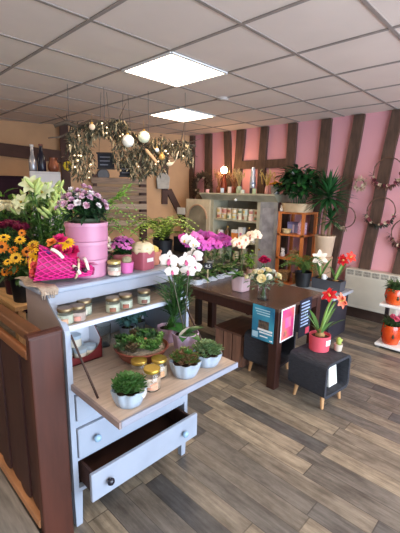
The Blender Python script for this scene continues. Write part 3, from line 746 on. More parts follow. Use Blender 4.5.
# bouquet lying on the runner, in pink net
def bouquet():
    t = thing('bouquet', 'bouquet wrapped in hot pink net with a raffia tie, lying on the desk', 'bouquet', (-1.63, .74, SL+.012), 0)
    # axis runs from the blooms (left back) to the stems (right front)
    hp = M((206, 34, 120), .6, .2, 30); Wd = Vector((.15, .93, .0)).normalized()
    ax0, ax1 = Vector((-.02, -.1, .085)), Vector((.08, .16, .022)); n = 9
    mb = MB()
    def cone(u, a, k=1):
        c = ax0.lerp(ax1, u); rad = (.082*(1-u)**.9+.012)*k; d = (ax1-ax0).normalized(); s1 = d.cross(Vector((0, 0, 1))).normalized(); s2 = s1.cross(d)
        return c+s1*math.cos(a)*rad*1.05+s2*math.sin(a)*rad*.85
    # net: two families of spiral cords over a thin inner wrap
    for sg in (-1, 1):
        for k in range(16):
            mb.tube([cone(u, sg*u*2.6+k*2*PI/16, 1.02) for u in (i/10*.86 for i in range(11))], .0026, 4)
    mb.build('net', M((226, 44, 134), .5, .12, 20), t)
    vs = [cone(i/8*.9, 2*PI*j/14, .97) for i in range(9) for j in range(14)]
    MB().add(vs, [(i*14+j, i*14+(j+1) % 14, i*14+14+(j+1) % 14, i*14+14+j) for i in range(8) for j in range(14)]).build('wrap', M((150, 24, 84), .6, .2), t, smooth=True)
    fl = MB()
    for k in range(30): fl.leaf(cone(R(.5, .85), R(0, 3.2), 1), ((ax1-ax0).normalized()+Vector((R(-.3, .3), R(-.3, .3), R(.1, .5)))), R(.03, .06), .02, .4, 3)
    fl.build('paper_frill', hp, t)
    MB().tube([cone(.62, a, 1.15) for a in (2*PI*i/16 for i in range(16))], .006, 5, True).build('raffia', M((226, 206, 170), .8, .2), t)
    back = (ax0-ax1).normalized()
    mm = [puff_mesh(pet((214, 40, 110)), .03), puff_mesh(pet((232, 140, 60)), .028), puff_mesh(pet((226, 90, 80)), .026), puff_mesh(pet((118, 68, 150)), .028), daisy_mesh(pet((240, 184, 30)), M((150, 96, 30), .7), .03)]
    s1 = back.cross(Vector((0, 0, 1))).normalized(); s2 = Vector((0, 0, 1))
    for k in range(20):
        a = 2.4*k; q = .085*math.sqrt((k+.5)/20); c = ax0+back*(.012-.9*q*q)+s1*math.cos(a)*q+s2*math.sin(a)*q*.9
        c.z = max(.03, c.z)
        inst('flower', mm[k % 5], t, c, (back+s1*math.cos(a)*.6+s2*(math.sin(a)*.6+.45)), R(0, 6), R(.9, 1.15))
    # blooms lying over the top of the net
    for px, py, i, s_ in ((52, 243, 1, 1), (60, 240, 0, 1.2), (68, 243, 4, 1.1), (62, 246, 4, 1), (73, 252, 0, 1.35), (66, 252, 0, 1.2), (46, 255, 3, 1), (76, 262, 0, 1), (58, 250, 0, 1.1)):
        inst('flower', mm[i], t, at(px, py, x=-1.6)-t.location, (.5, -.5, .8), R(0, 6), s_)
    for (a, b_) in (((51, 249), (63, 258)), ((73, 266), (80, 274)), ((84, 258), (88, 270))):
        p_, q = at(*a, x=-1.545)-t.location, at(*b_, x=-1.52)-t.location
        MB().tube(bez(p_, (p_+q)/2+Vector((.01, 0, .012)), q, 6), .008, 6).build('cream_ribbon', M((234, 220, 200), .6, .08), t, smooth=True)
    for (a, r_) in (((76, 269), .011), ((85, 270), .013)):
        p_ = at(*a, x=-1.525)-t.location; MB().ball(p_, r_, seg=10, rings=6).build('dark_berry', M((58, 20, 40), .3, .2), t, smooth=True)
bouquet()
# pots right of the tins
q = at(125, 262, z=SL)
t = thing('kalanchoe', 'purple kalanchoe in a dusty pink pot behind the small cactus', 'potted plant', (-1.68, 1.12, SL))
MB().lathe([(.05, 0), (.055, .003), (.062, .085), (.056, .085), (0, .075)], seg=24).build('pot', M((176, 106, 108), .5, .1), t, smooth=True, auto=.6)
mb = MB()
for k in range(110): mb.leaf((R(-.03, .03), R(-.03, .03), .08+R(0, .06)), dirn(R(.0, 1.2), R(0, 6.28)), R(.04, .07), .028, .5, 3)
mb.build('leaves', dgreen, t)
km = [cluster_mesh(pet((176, 70, 150), .2)), cluster_mesh(pet((206, 110, 176), .2)), cluster_mesh(pet((150, 60, 140), .2))]
st = MB()
for k in range(17):
    a = 2.4*k; qq = .075*math.sqrt((k+.5)/17); p_ = Vector((qq*math.cos(a), qq*math.sin(a), .165-qq*qq*8+R(-.01, .01))); st.tube([(0, 0, .08), p_], .002, 4)
    inst('flower_head', km[k % 3], t, p_, dirn(1.4-qq*9, a), R(0, 6), R(.7, .95))
st.build('stems', green, t)
t = thing('cactus_pot', 'small round cactus in a bright pink pot on the desk top edge', 'potted plant', (-1.575, 1.075, SL))
MB().lathe([(.028, 0), (.031, .003), (.038, .058), (.034, .058), (0, .05)], seg=22).build('pot', M((216, 110, 170), .4, .06), t, smooth=True, auto=.6)
MB().lathe([(.006, .048), (.022, .054), (.026, .066), (.02, .082), (.002, .088)], seg=40, wob=lambda a, z: 1+.07*math.cos(10*a)).build('cactus', M((156, 150, 118), .8, .25, 60), t, smooth=True)
t = thing('square_pot', 'square dusty rose pot with a white label on its front', 'pot', (-1.60, 1.2, SL), .15)
MB().lathe([(.046, 0), (.048, .003), (.052, .1), (.047, .1), (.044, .075), (0, .07)], seg=32, sq=6).build('pot', M((182, 98, 112), .3, .1), t, smooth=True, auto=.6)
MB().box((.052, -.022, .045), (.054, .026, .066)).build('label', white, t)
gourd('cream ribbed gourd sitting in the square rose pot', (-1.60, 1.2, SL+.078), .058)
t = thing('terracotta_pot', 'plain terracotta pot on the right end of the desk top', 'pot', (-1.665, 1.305, SL))
MB().lathe([(.045, 0), (.05, .003), (.062, .07), (.066, .072), (.066, .082), (.058, .082), (.054, .06), (0, .055)], seg=26).build('pot', M((186, 120, 94), .6, .12), t, smooth=True, auto=.6)
gourd('yellow ribbed gourd resting in the terracotta pot', (-1.665, 1.305, SL+.056), .046, (222, 196, 104), (176, 160, 70))
# cream rose in a small pot right of the tins
t = thing('rose_pot', 'cream roses in a small dark pot between the pink tins and the kalanchoe', 'potted plant', (-1.725, 1.03, SL))
MB().lathe([(.03, 0), (.033, .003), (.04, .09), (.036, .09), (0, .08)], seg=20).build('pot', M((84, 60, 54), .5, .1), t, smooth=True, auto=.6)
rmm = rose_mesh(pet((240, 226, 206)), .032)
mb = MB()
for k in range(24): mb.leaf((0, 0, .08), dirn(R(0, 1.3), R(0, 6.28)), R(.04, .08), .03, .5, 3)
mb.build('leaves', green, t)
for p_, s_ in (((.01, .0, .15), 1.1), ((-.01, -.01, .19), .8), ((.035, .015, .12), .9)): inst('flower', rmm, t, p_, (.6, -.4, .6), R(0, 6), s_)
# ================================================================== TABLE AND WHAT IS ON IT
TZ = .68; tx0, tx1, ty0, ty1 = -2.72, -1.385, 2.31, 3.03
def table():
    cx, cy = (tx0+tx1)/2, (ty0+ty1)/2; a, b = (tx1-tx0)/2, (ty1-ty0)/2
    t = thing('dining_table', 'long dark brown wooden table covered with orchids and a vase', 'table', (cx, cy, 0))
    MB().box((-a, -b, TZ-.028), (a, b, TZ)).build('tabletop', table_m, t, bevel=.004)
    ap = MB(); i_ = .045
    MB().box((-a+i_, -b+i_-.03, TZ-.115), (a-i_, -b+i_-.01, TZ-.028)).build('apron', table_leg, t); MB().box((-a+i_, b-i_+.01, TZ-.115), (a-i_, b-i_+.03, TZ-.028)).build('apron', table_leg, t)
    for s_ in (-1, 1): MB().box((s_*(a-.025)-.01, -b+i_, TZ-.115), (s_*(a-.025)+.01, b-i_, TZ-.028)).build('apron', table_leg, t)
    for x in (-a+.045, a-.045):
        for y in (-b+.045, b-.045): MB().box((x-.037, y-.037, 0), (x+.037, y+.037, TZ-.028)).build('leg', table_leg, t, bevel=.004)
table()

# flyers taped to the table's edge
def flyer(name, label, loc, rz, w_, h, base, blocks, texts=()):
    t = thing(name, label, 'flyer', loc, rz)
    MB().box((-.0012, -w_/2, -h), (.0012, w_/2, 0)).build('sheet', base, t)
    for i_, (nm, (u0, v0, u1, v1), mt) in enumerate(blocks):      # u to the right as seen, v downwards
        MB().box((.0012, -w_/2+w_*u0, -h*v1), (.0018+.0004*i_, -w_/2+w_*u1, -h*v0)).build(nm, mt, t)
    return t
wt = M((238, 240, 240), .6, .02)
blu = M((30, 92, 130), .5, .1, 4, rgb2=(70, 160, 186))
bf = [('photo', (.3, .42, .78, .66), M((40, 38, 42), .6, .5, 30, rgb2=(120, 100, 80))), ('white_band', (.28, .66, .95, .72), wt), ('white_band', (.36, .75, .95, .79), wt), ('corner_patch', (.03, .78, .3, .95), M((170, 206, 222), .6, .1))]
for k in range(3): bf.append(('text_line', (.12+.05*k, .1+.07*k, .8, .125+.07*k), M((180, 214, 222), .6, .05)))
bf.append(('text_line', (.4, .86, .75, .89), wt)); bf.append(('text_line', (.85, .93, .97, .96), wt))
flyer('flyer', 'blue flyer hanging from the front edge of the dark table', (-1.525, ty0-.003, TZ-.005), -PI/2, .205, .285, blu, bf)
pf = [('picture', (.06, .04, .94, .95), M((232, 120, 96), .5, .1, 5, rgb2=(206, 52, 130))), ('blossom_print', (.3, .3, .72, .62), M((226, 80, 160), .5, .2, 8, rgb2=(240, 130, 150)))]
pf.append(('photo_strip', (.22, .70, .44, .86), M((150, 60, 96), .6, .4, 30, rgb2=(206, 150, 90))))
flyer('flyer', 'pink and orange flower flyer taped to the right side of the dark table', (tx1+.003, 2.44, TZ-.008), 0, .2, .27, wt, pf)
kf = []
for k in range(8): kf.append(('text_line', (.12, .08+.085*k, R(.55, .92), .115+.085*k), M((168, 190, 222), .6, .2)))
kf.append(('red_print', (.58, .8, .9, .96), M((200, 70, 90), .6, .3, 20)))
flyer('flyer', 'dark flyer printed with pale blue lines on the table side behind the black stool', (tx1+.003, 2.72, TZ+.006), 0, .2, .33, M((28, 34, 50), .5, .2), kf)

# scalloped white tray of small orchids
magenta = M((214, 84, 180), .5, .15, 30); deep = M((150, 36, 120), .5, .2, 30); lipd = M((120, 20, 80), .5, .2); lipy = M((220, 180, 60), .5, .2)
bm = [orchid_mesh(magenta, lipd, .042), orchid_mesh(M((240, 236, 232), .5, .05), lipy, .042), orchid_mesh(deep, lipd, .04), orchid_mesh(M((226, 120, 190), .5, .1, 30), lipd, .04)]
tr = thing('orchid_tray', 'white scalloped plastic tray holding the row of small orchids on the table', 'tray', (-2.44, 2.68, TZ), .06)
mb = MB(); per = []
n = 6; L_ = n*.115/n
for k in range(n):
    for i in range(7):
        a = -PI/2+PI*i/6; per.append((.088+.035*math.cos(a), -.345+L_*(k+.5)+L_*.5*math.sin(a)))
for k in range(n-1, -1, -1):
    for i in range(7):
        a = PI/2+PI*i/6; per.append((-.088+.035*math.cos(a), -.345+L_*(k+.5)+L_*.5*math.sin(a)))
mb.prism(per, 0, .006, 'z')
N_ = len(per); vs = [(x*s_, y*s_, z) for (s_, z) in ((.93, .004), (1.02, .05), (.99, .05), (.9, .006)) for x, y in per]
mb.add(vs, [(k*N_+i, k*N_+(i+1) % N_, (k+1)*N_+(i+1) % N_, (k+1)*N_+i) for k in range(3) for i in range(N_)])
mb.build('tray', M((226, 230, 236), .4, .04), tr)
rows = ((-2.385, (1, 0, 0, 2, 2)), (-2.49, (0, 3, 2, 0, 2)))
cn = ('magenta', 'white', 'deep purple', 'pale pink')
od = ('nearest', 'second', 'third', 'fourth', 'farthest')
for ri, (x, cs) in enumerate(rows):
    for k, c in enumerate(cs):
        y = 2.41+.135*k
        hh = .35+R(-.02, .03)+.02*ri
        orchid_plant('%s orchid in the white tray, %s in the %s row' % (cn[c], od[k], ('right', 'left')[ri]), (x-.06*(y-2.68), y, TZ+.0065), None, None, M((90, 76, 66), .6, .2), ((R(-2.1, -1.2), hh, .11), (R(-1.5, -.4), hh*.93, .08)), .036, 8, .18, 0, (.7, -.7, .1), 6, 'orchids in the white tray', (.04, .065), bl=bm[c], leafW=.046)
s_ = thing('price_sign', 'small black price sign on a pale stick among the orchids', 'price sign', (-2.285, 2.475, TZ+.007), -.85)
MB().box((-.003, -.006, 0), (.003, .006, .15)).build('stick', M((206, 190, 150), .6, .1), s_)
MB().box((-.004, -.04, .135), (.004, .04, .195)).build('board', M((30, 30, 38), .5, .1), s_, bevel=.002)
text('4,5', s_, (.0045, 0, .165), (PI/2, 0, PI/2), .042, wt)

opC = M((236, 214, 180), .5, .1, 30)
cb_ = orchid_mesh(opC, M((200, 110, 90), .5, .2), .04)
t = orchid_plant('cream and peach orchid in a pale pink square pot on the table', (-1.93, 2.53, TZ), None, None, None, ((.78, .40, .12), (1.5, .36, .05), (-2.3, .33, .06)), .04, 9, .2, 0, (.7, -.7, .15), 6, None, (.065, .13), bl=cb_, leafW=.05)
MB().lathe([(.06, 0), (.064, .003), (.07, .14), (.064, .14), (.06, .11), (0, .11)], seg=32, sq=5).build('pot', M((226, 196, 202), .35, .05), t, smooth=True, auto=.6)
v = thing('glass_vase', 'clear glass vase of water holding the cream rose bouquet', 'vase', (-1.625, 2.44, TZ))
MB().lathe([(.042, 0), (.046, .004), (.043, .08), (.05, .17), (.047, .17), (.04, .08), (.042, .01), (0, .01)], seg=26).build('bowl', glass, v, smooth=True, auto=.6)
b_ = thing('rose_bouquet', 'bouquet of cream and white roses with grey green leaves in the glass vase', 'bouquet', (-1.625, 2.44, TZ+.011))
st = MB(); lf = MB(); wf_ = MB(); rm1 = rose_mesh(pet((240, 226, 176)), .034); rm2 = rose_mesh(pet((240, 238, 226)), .03)
for k in range(13):
    a = 2.4*k; q = .135*math.sqrt((k+.5)/13); p_ = Vector((q*math.cos(a), q*math.sin(a), .235-q*q*4+R(-.012, .015)))
    st.tube(bez((-.02*math.cos(a), -.02*math.sin(a), .01), (.01*math.cos(a), .01*math.sin(a), .16), p_, 6), .0022, 5)
    inst('flower', (rm1, rm2)[k % 2], b_, p_, dirn(1.3-q*6, a), R(0, 6), R(.85, 1.15))
for k in range(110):
    a = R(0, 6.28); q = R(.02, .16); lf.leaf((q*math.cos(a), q*math.sin(a), .19+R(-.06, .04)-q*.3), dirn(R(-.2, 1), a+R(-.5, .5)), R(.035, .06), .02, .3, 3)
st.build('stems', M((98, 124, 66), .5, .2), b_); lf.build('leaves', M((112, 134, 108), .6, .3, 30), b_)
t = thing('cyclamen', 'dark pink flower in a small purple pot behind the bouquet on the table', 'potted plant', (-1.93, 2.88, TZ))
MB().lathe([(.035, 0), (.038, .003), (.05, .085), (.045, .085), (0, .07)], seg=22).build('pot', M((70, 46, 76), .4, .15), t, smooth=True, auto=.6)
lf = MB()
for k in range(46): lf.leaf((R(-.03, .03), R(-.03, .03), .08), dirn(R(.2, 1.3), R(0, 6.28)), R(.07, .12), .035, .5, 3)
lf.build('leaves', M((46, 84, 50), .5, .3), t)
pf_ = puff_mesh(pet((190, 26, 84), .15), .036); st = MB()
for p_ in ((0, 0, .25), (.035, .01, .23), (-.02, .02, .24), (.01, -.02, .215), (-.03, -.01, .225)):
    st.tube([(0, 0, .075), p_], .002, 4); inst('flower', pf_, t, p_, (.3, -.3, .9), R(0, 6), 1)
st.build('stems', green, t)

# ================================================================== UNDER / BESIDE THE TABLE
def crate():
    t = thing('slatted_crate', 'brown slatted wooden crate stool under the dark table', 'crate', (-1.97, 2.63, 0))
    cm = M((128, 92, 74), .65, .25, 5, stretch=(8, 8, 1)); a, b, h = .155, .2, .315
    for s_ in (-1, 1):
        for k in range(3): MB().box((-a+.005+k*.105, s_*b-.008, 0), (-a+.095+k*.105, s_*b+.008, h-.02)).build('slat', cm, t)
        for k in range(4): MB().box((s_*a-.008, -b+.01+k*.1, 0), (s_*a+.008, -b+.092+k*.1, h-.02)).build('slat', cm, t)
    MB().box((-a-.01, -b-.012, h-.02), (a+.01, b+.012, h)).build('top', M((92, 60, 48), .5, .25, 5, stretch=(8, 1, 8)), t)
    MB().box((-a+.01, -b+.01, .03), (a-.01, b-.01, .05)).build('floor_board', darkin, t)
crate()
def stool(label, loc, rz, w_=.32, d=.33):
    t = thing('stool', label, 'stool', loc, rz); sm = M((48, 50, 57), .75, .3, 30, stretch=(1, 1, 8), bump=.5)
    h0, h1 = .1, .37; r = .045; th = .022; a = d/2
    def loop(ins):
        o = []
        for (cx, cz, a0) in ((a-r, h1-r, 0), (-a+r, h1-r, PI/2), (-a+r, h0+r, PI), (a-r, h0+r, 1.5*PI)):
            for i in range(6): g_ = a0+PI/2*i/5; o.append((cx+(r-ins)*math.cos(g_), cz+(r-ins)*math.sin(g_)))
        return o
    O, I = loop(0), loop(th); n = len(O); vs = []; x0, x1 = -w_/2, w_/2
    for P_, x in ((O, x0), (O, x1), (I, x1), (I, x0)): vs += [(x, p[0], p[1]) for p in P_]
    fs = [(k*n+i, k*n+(i+1) % n, ((k+1) % 4)*n+(i+1) % n, ((k+1) % 4)*n+i) for k in range(4) for i in range(n)]
    MB().add(vs, fs).build('body', sm, t, smooth=True, auto=.6)
    MB().box((x0+.004, -a+th, h0+th), (x0+.016, a-th, h1-th)).build('back_panel', M((36, 37, 42), .8, .2), t)
    for x in (-w_/2+.05, w_/2-.05):
        for y in (-a+.06, a-.06):
            MB().tube([(x*1.12, y*1.12, 0), (x, y, h0+.003)], [.011, .018], 10).build('leg', M((196, 150, 104), .5, .15, 6), t, smooth=True, auto=.6)
    return t
stool('black textured open cube stool with wooden legs, holding the red amaryllis', (-1.115, 2.49, 0), -.12)
stool('dark cube stool with pale wooden legs standing under the table behind the blue flyer', (-1.62, 2.58, 0), .03, .3, .36)
t = thing('paper_bag', 'white paper bag standing inside the black cube stool', 'bag', (-1.04, 2.53, .1225), -.12)
MB().add([(-.03, -.055, 0), (.03, -.055, 0), (.03, .055, 0), (-.03, .055, 0), (-.008, -.05, .17), (.008, -.05, .175), (.008, .05, .175), (-.008, .05, .17)],
         [(3, 2, 1, 0), (0, 1, 5, 4), (1, 2, 6, 5), (2, 3, 7, 6), (3, 0, 4, 7), (4, 5, 6, 7)]).build('bag', M((226, 226, 216), .7, .05), t)
MB().box((-.008, -.045, .17), (.008, .045, .187)).build('folded_top', M((206, 206, 196), .7, .05), t)
# red amaryllis
redA = M((206, 26, 38), .45, .15, 20); salm = M((226, 120, 92), .5, .2, 20); thr = M((226, 206, 120), .5, .1)
def amaryllis(label, loc, pot, blooms, pr=.081, ph=.122, lab=True, leaves=6, stem=.011):
    t = thing('amaryllis', label, 'potted plant', loc)
    if pot:
        MB().lathe([(pr*.88, 0), (pr*.92, .003), (pr, ph), (pr*.93, ph), (pr*.9, ph*.86), (0, ph*.84)], seg=28).build('pot', pot, t, smooth=True, auto=.6)
        MB().lathe([(pr*.9, ph*.85), (0, ph*.93)], seg=16).build('soil', soil, t)
    MB().lathe([(.008, ph*.8), (.034, ph*.86), (.036, ph*1.0), (.016, ph*1.25), (.01, ph*1.35)], seg=14).build('bulb', M((150, 116, 70), .7, .25, 20), t, smooth=True)
    for (p_, mm, d, s_, sp) in blooms:
        pts = bez((R(-.012, .012), R(-.012, .012), ph), (p_[0]*.3, p_[1]*.3, p_[2]*.7), Vector(p_)-Vector(d).normalized()*.02*s_, 8)
        MB().tube(pts, [stem*(1-.03*i) for i in range(9)], 7).build('stem', M((132, 166, 84), .45, .12), t, smooth=True)
        q = Vector(d).normalized(); sd_ = q.cross(Vector((0, 0, 1))).normalized()
        for k in range(sp):
            dd = (q+sd_*(k-(sp-1)/2)*1.1+Vector((0, 0, .1))).normalized(); inst('flower', mm, t, Vector(p_)+dd*.025, dd, R(0, 1), s_)
    for k in range(leaves):
        a = k*1.05+.4; MB().leaf((.012*math.cos(a), .012*math.sin(a), ph), dirn(R(.9, 1.3), a), R(.2, .3), .032, .9, 7, .15).build('leaf', M((84, 130, 66), .4, .2), t, smooth=True)
    if lab:
        vs = []
        for k in range(9):
            a = -.15+.5*(k/8-.5)*1.4
            for z in (ph*.45, ph*.8): vs.append(((pr*.97+.002)*math.cos(a), (pr*.97+.002)*math.sin(a), z))
        MB().add(vs, [(2*k, 2*k+2, 2*k+3, 2*k+1) for k in range(8)]).build('label', wt, t)
    return t
tm_r = trumpet_mesh(redA, thr, .07); tm_s = trumpet_mesh(salm, thr, .07); tm_w = trumpet_mesh(M((244, 226, 206), .5, .06, 20), M((206, 190, 110), .5, .1), .095)
am = amaryllis('red amaryllis in a coral pink pot on top of the black stool', (-1.15, 2.53, .3705), M((216, 86, 100), .4, .06), (((.045, .02, .42), tm_r, (-.4, -.6, .7), .85, 2), ((.085, .06, .39), tm_s, (.9, .3, .35), .85, 2)))
t = thing('cactus_pot', 'tiny yellow green cactus in a white pot beside the coral pot on the stool', 'potted plant', (-1.035, 2.615, .3705))
MB().lathe([(.024, 0), (.026, .002), (.032, .055), (.028, .055), (0, .045)], seg=18).build('pot', M((206, 190, 172), .5, .06), t, smooth=True, auto=.6)
MB().lathe([(.006, .045), (.016, .055), (.02, .075), (.014, .1), (.002, .108)], seg=24, wob=lambda a, z: 1+.09*math.cos(8*a)).build('cactus', M((150, 170, 84), .6, .2, 40), t, smooth=True)
MB().ball((.014, .006, .085), .012, seg=8, rings=5).build('cactus_arm', M((176, 184, 96), .6, .2, 40), t, smooth=True)
t = thing('lilac_box', 'pale lilac box on the floor behind the writing desk', 'box', (-2.72, 2.1, 0), .1)
MB().box((-.15, -.13, 0), (.15, .13, .28)).build('box', M((206, 206, 226), .5, .05), t, bevel=.006); MB().box((-.155, -.135, .28), (.155, .135, .31)).build('lid', M((214, 214, 232), .5, .05), t, bevel=.006)

# ================================================================== PLANT STAND BEHIND THE STOOL
t = thing('display_stand', 'dark box stand with a pale grey top behind the black stool', 'stand', (-1.78, 3.78, 0))
MB().box((-.27, -.22, 0), (.25, .22, .465)).build('body', M((46, 44, 52), .6, .15), t, bevel=.006)
MB().box((-.30, -.25, .465), (.29, .25, .5)).build('top', M((176, 186, 194), .35, .1, 8), t, bevel=.006)
t = thing('trough', 'dark grey trough holding two amaryllis on the display stand', 'planter', (-1.70, 3.83, .5), .0)
mb = MB(); a, b, h = .17, .075, .115
o = [(-a*.94, -b*.9, 0), (a*.94, -b*.9, 0), (a*.94, b*.9, 0), (-a*.94, b*.9, 0), (-a, -b, h), (a, -b, h), (a, b, h), (-a, b, h), (-a+.01, -b+.01, h), (a-.01, -b+.01, h), (a-.01, b-.01, h), (-a+.01, b-.01, h), (-a+.01, -b+.01, h-.02), (a-.01, -b+.01, h-.02), (a-.01, b-.01, h-.02), (-a+.01, b-.01, h-.02)]
mb.add(o, [(3, 2, 1, 0)]+[(4*k+i, 4*k+(i+1) % 4, 4*k+4+(i+1) % 4, 4*k+4+i) for k in range(3) for i in range(4)]); mb.build('trough', M((74, 76, 82), .5, .1), t)
MB().box((-a+.011, -b+.011, h-.03), (a-.011, b-.011, h-.019)).build('soil', soil, t)
amaryllis('white star shaped amaryllis in the dark grey trough', (-1.80, 3.83, .596), None, (((-.02, -.02, .24), tm_w, (.5, -.8, .15), .95, 1), ), .04, .02, False, 3, .014)
amaryllis('red amaryllis rising from the right end of the dark grey trough', (-1.62, 3.83, .596), None, (((.06, .02, .25), tm_r, (-.3, -.9, .1), .9, 2), ((.10, .05, .28), trumpet_mesh(M((214, 50, 30), .45, .15, 20), thr, .07), (.7, -.5, .3), .9, 1)), .04, .02, False, 3, .012)
t = thing('milk_jug', 'small white ceramic jug in the trough between the two amaryllis', 'jug', (-1.745, 3.80, .5965))
MB().lathe([(.02, 0), (.028, .01), (.026, .05), (.022, .07), (.019, .07), (0, .02)], seg=16).build('body', white, t, smooth=True); MB().tube(bez((.024, 0, .055), (.055, 0, .05), (.027, 0, .02), 6), .004, 5).build('handle', white, t)
def fern(label, loc, r, h, n, mat, potm, pr, ph, L=.05, W=.014, name='fern', droop=.25):
    t = thing(name, label, 'potted plant', loc, R(0, 6))
    MB().lathe([(pr*.75, 0), (pr*.8, .003), (pr, ph), (pr*.92, ph), (pr*.9, ph*.85), (0, ph*.83)], seg=24).build('pot', potm, t, smooth=True, auto=.6)
    MB().lathe([(pr*.9, ph*.84), (0, ph*.9)], seg=14).build('soil', soil, t)
    mb = MB(); st = MB()
    for k in range(n):
        a = 2.4*k+R(-.3, .3); rr = r*R(.6, 1.05); e = R(.5, 1.2)
        pts = bez((0, 0, ph*.85), (rr*.35*math.cos(a), rr*.35*math.sin(a), ph+h*e), (rr*math.cos(a), rr*math.sin(a), ph+h*e*.6-droop*h*R(.2, 1)), 12); st.tube(pts, .0018, 4)
        for i in range(2, 13):
            tt = (pts[min(12, i+1)]-pts[i-1]).normalized(); sd_ = tt.cross(Vector((0, 0, 1)))
            if sd_.length < .05: continue
            sd_.normalize()
            for s_ in (-1, 1): mb.leaf(pts[i], sd_*s_+tt*.5, L*(1.15-.07*i)*R(.85, 1.1), W, .25, 2, .2)
    st.build('stems', M((84, 110, 50), .5, .2), t); mb.build('fronds', mat, t)
    return t
fern('bright green fern in a black pot at the left end of the display stand', (-1.96, 3.73, .5), .27, .27, 34, M((92, 128, 66), .5, .3, 25), M((24, 24, 26), .5, .2), .095, .17, .06, .018)

# ================================================================== YUCCA
t = thing('pedestal', 'tall tan cylinder pedestal under the yucca pot', 'pedestal', (-1.945, 4.17, 0))
MB().lathe([(.10, 0), (.105, .005), (.105, .77), (.11, .78), (.11, .80), (0, .80)], seg=28).build('column', M((186, 150, 120), .6, .08), t, smooth=True, auto=.6)
MB().lathe([(.107, .1), (.109, .105), (.109, .115), (.107, .12)], seg=28).build('ring', M((160, 124, 98), .6, .08), t)
t = thing('yucca', 'tall yucca palm in a beige pot standing on the tan pedestal', 'potted plant', (-1.945, 4.17, .8005))
MB().lathe([(.088, 0), (.093, .003), (.118, .235), (.122, .24), (.122, .255), (.11, .255), (.106, .22), (0, .215)], seg=28).build('pot', M((206, 178, 150), .55, .08), t, smooth=True, auto=.6)
MB().lathe([(.106, .216), (0, .23)], seg=16).build('soil', soil, t)
bark = M((126, 100, 76), .8, .3, 30, stretch=(1, 1, 5), bump=.6)
MB().tube(bez((-.03, 0, .22), (-.05, .0, .45), (.0, -.01, .68), 8), [.024]*9, 9).build('trunk', bark, t, smooth=True)
MB().tube(bez((.035, .01, .22), (.04, .0, .3), (.05, 0, .42), 5), [.02]*6, 9).build('trunk', bark, t, smooth=True)
yg = M((40, 84, 44), .45, .3, 8)
for (c, n, L) in (((.0, -.01, .68), 90, .34), ((.05, 0, .41), 26, .2)):
    mb = MB()
    for k in range(n): mb.leaf(Vector(c)+Vector((0, 0, .05*k/n)), dirn(-.35+1.75*(k/n)+R(-.1, .1), 2.4*k), L*R(.8, 1.1), .04, .55, 6, .3)
    mb.build('leaf_crown', yg, t)

# ================================================================== ORANGE SHELF
sx0, sx1, sy0, sy1 = -2.57, -2.20, 4.1, 4.46
t = thing('shelf_unit', 'narrow orange brown wooden shelf unit against the pink wall', 'shelf unit', ((sx0+sx1)/2, (sy0+sy1)/2, 0))
a, b = (sx1-sx0)/2, (sy1-sy0)/2
for x in (-a+.0175, a-.0175):
    for y in (-b+.0175, b-.0175): MB().box((x-.0175, y-.0175, 0), (x+.0175, y+.0175, 1.285)).build('post', orange_w, t)
for z in (1.31, 1.03, .72, .38, .08):
    MB().box((-a, -b, z-.025), (a, b, z)).build('shelf', orange_w, t)
for z in (1.25, .97, .66, .32):
    pass
t = thing('planter', 'cream oval planter of peace lilies on top of the orange shelf', 'potted plant', (-2.365, 4.23, 1.3105))
MB().lathe([(.16, 0), (.165, .003), (.185, .105), (.19, .11), (.178, .11), (.17, .09), (0, .085)], seg=36, sq=3.2).build('pot', M((206, 178, 142), .7, .12, 12), t, smooth=True, auto=.6)
MB().lathe([(.165, .088), (0, .1)], seg=16).build('soil', soil, t)
for q in range(3):
    mb = MB()
    for k in range(130):
        a_ = R(0, 6.28); rr = R(.05, .25); zz = R(.12, .42); c = Vector((rr*math.cos(a_), rr*math.sin(a_)*.7, .12+zz*(1.15-rr*1.5)))
        mb.leaf(c, dirn(R(-.2, .9), a_+R(-.6, .6)), R(.11, .17), R(.05, .07), .8, 4, .2)
    mb.build('foliage', (M((36, 80, 40), .35, .3, 15), M((52, 104, 50), .35, .3, 15), M((28, 62, 36), .35, .3, 15))[q], t)
st = MB()
for k in range(36):
    a_ = 2.4*k; rr = .22*math.sqrt(k/36); st.tube(bez((rr*.4*math.cos(a_), rr*.4*math.sin(a_), .09), (rr*.5*math.cos(a_), rr*.5*math.sin(a_), .25), (rr*math.cos(a_), rr*math.sin(a_)*.7, .34-rr*.4), 5), .003, 4)
st.build('stems', M((60, 100, 50), .5, .2), t)
spm = MB(); spm.leaf((0, 0, 0), (0, .1, 1), .075, .045, .3, 5, .5); spm.i = 1; spm.tube([(0, .008, .005), (0, .01, .045)], .005, 6)
spm = spm.mesh([white, M((226, 214, 150), .6, .1)], True)
for p_ in ((-.05, -.1, .44), (.09, -.04, .46), (.16, -.02, .34)):
    MB().tube([(p_[0]*.5, p_[1]*.5, .1), p_], .0025, 4).build('flower_stem', green, t); inst('flower', spm, t, p_, (.2, -.3, 1), .3, 1)
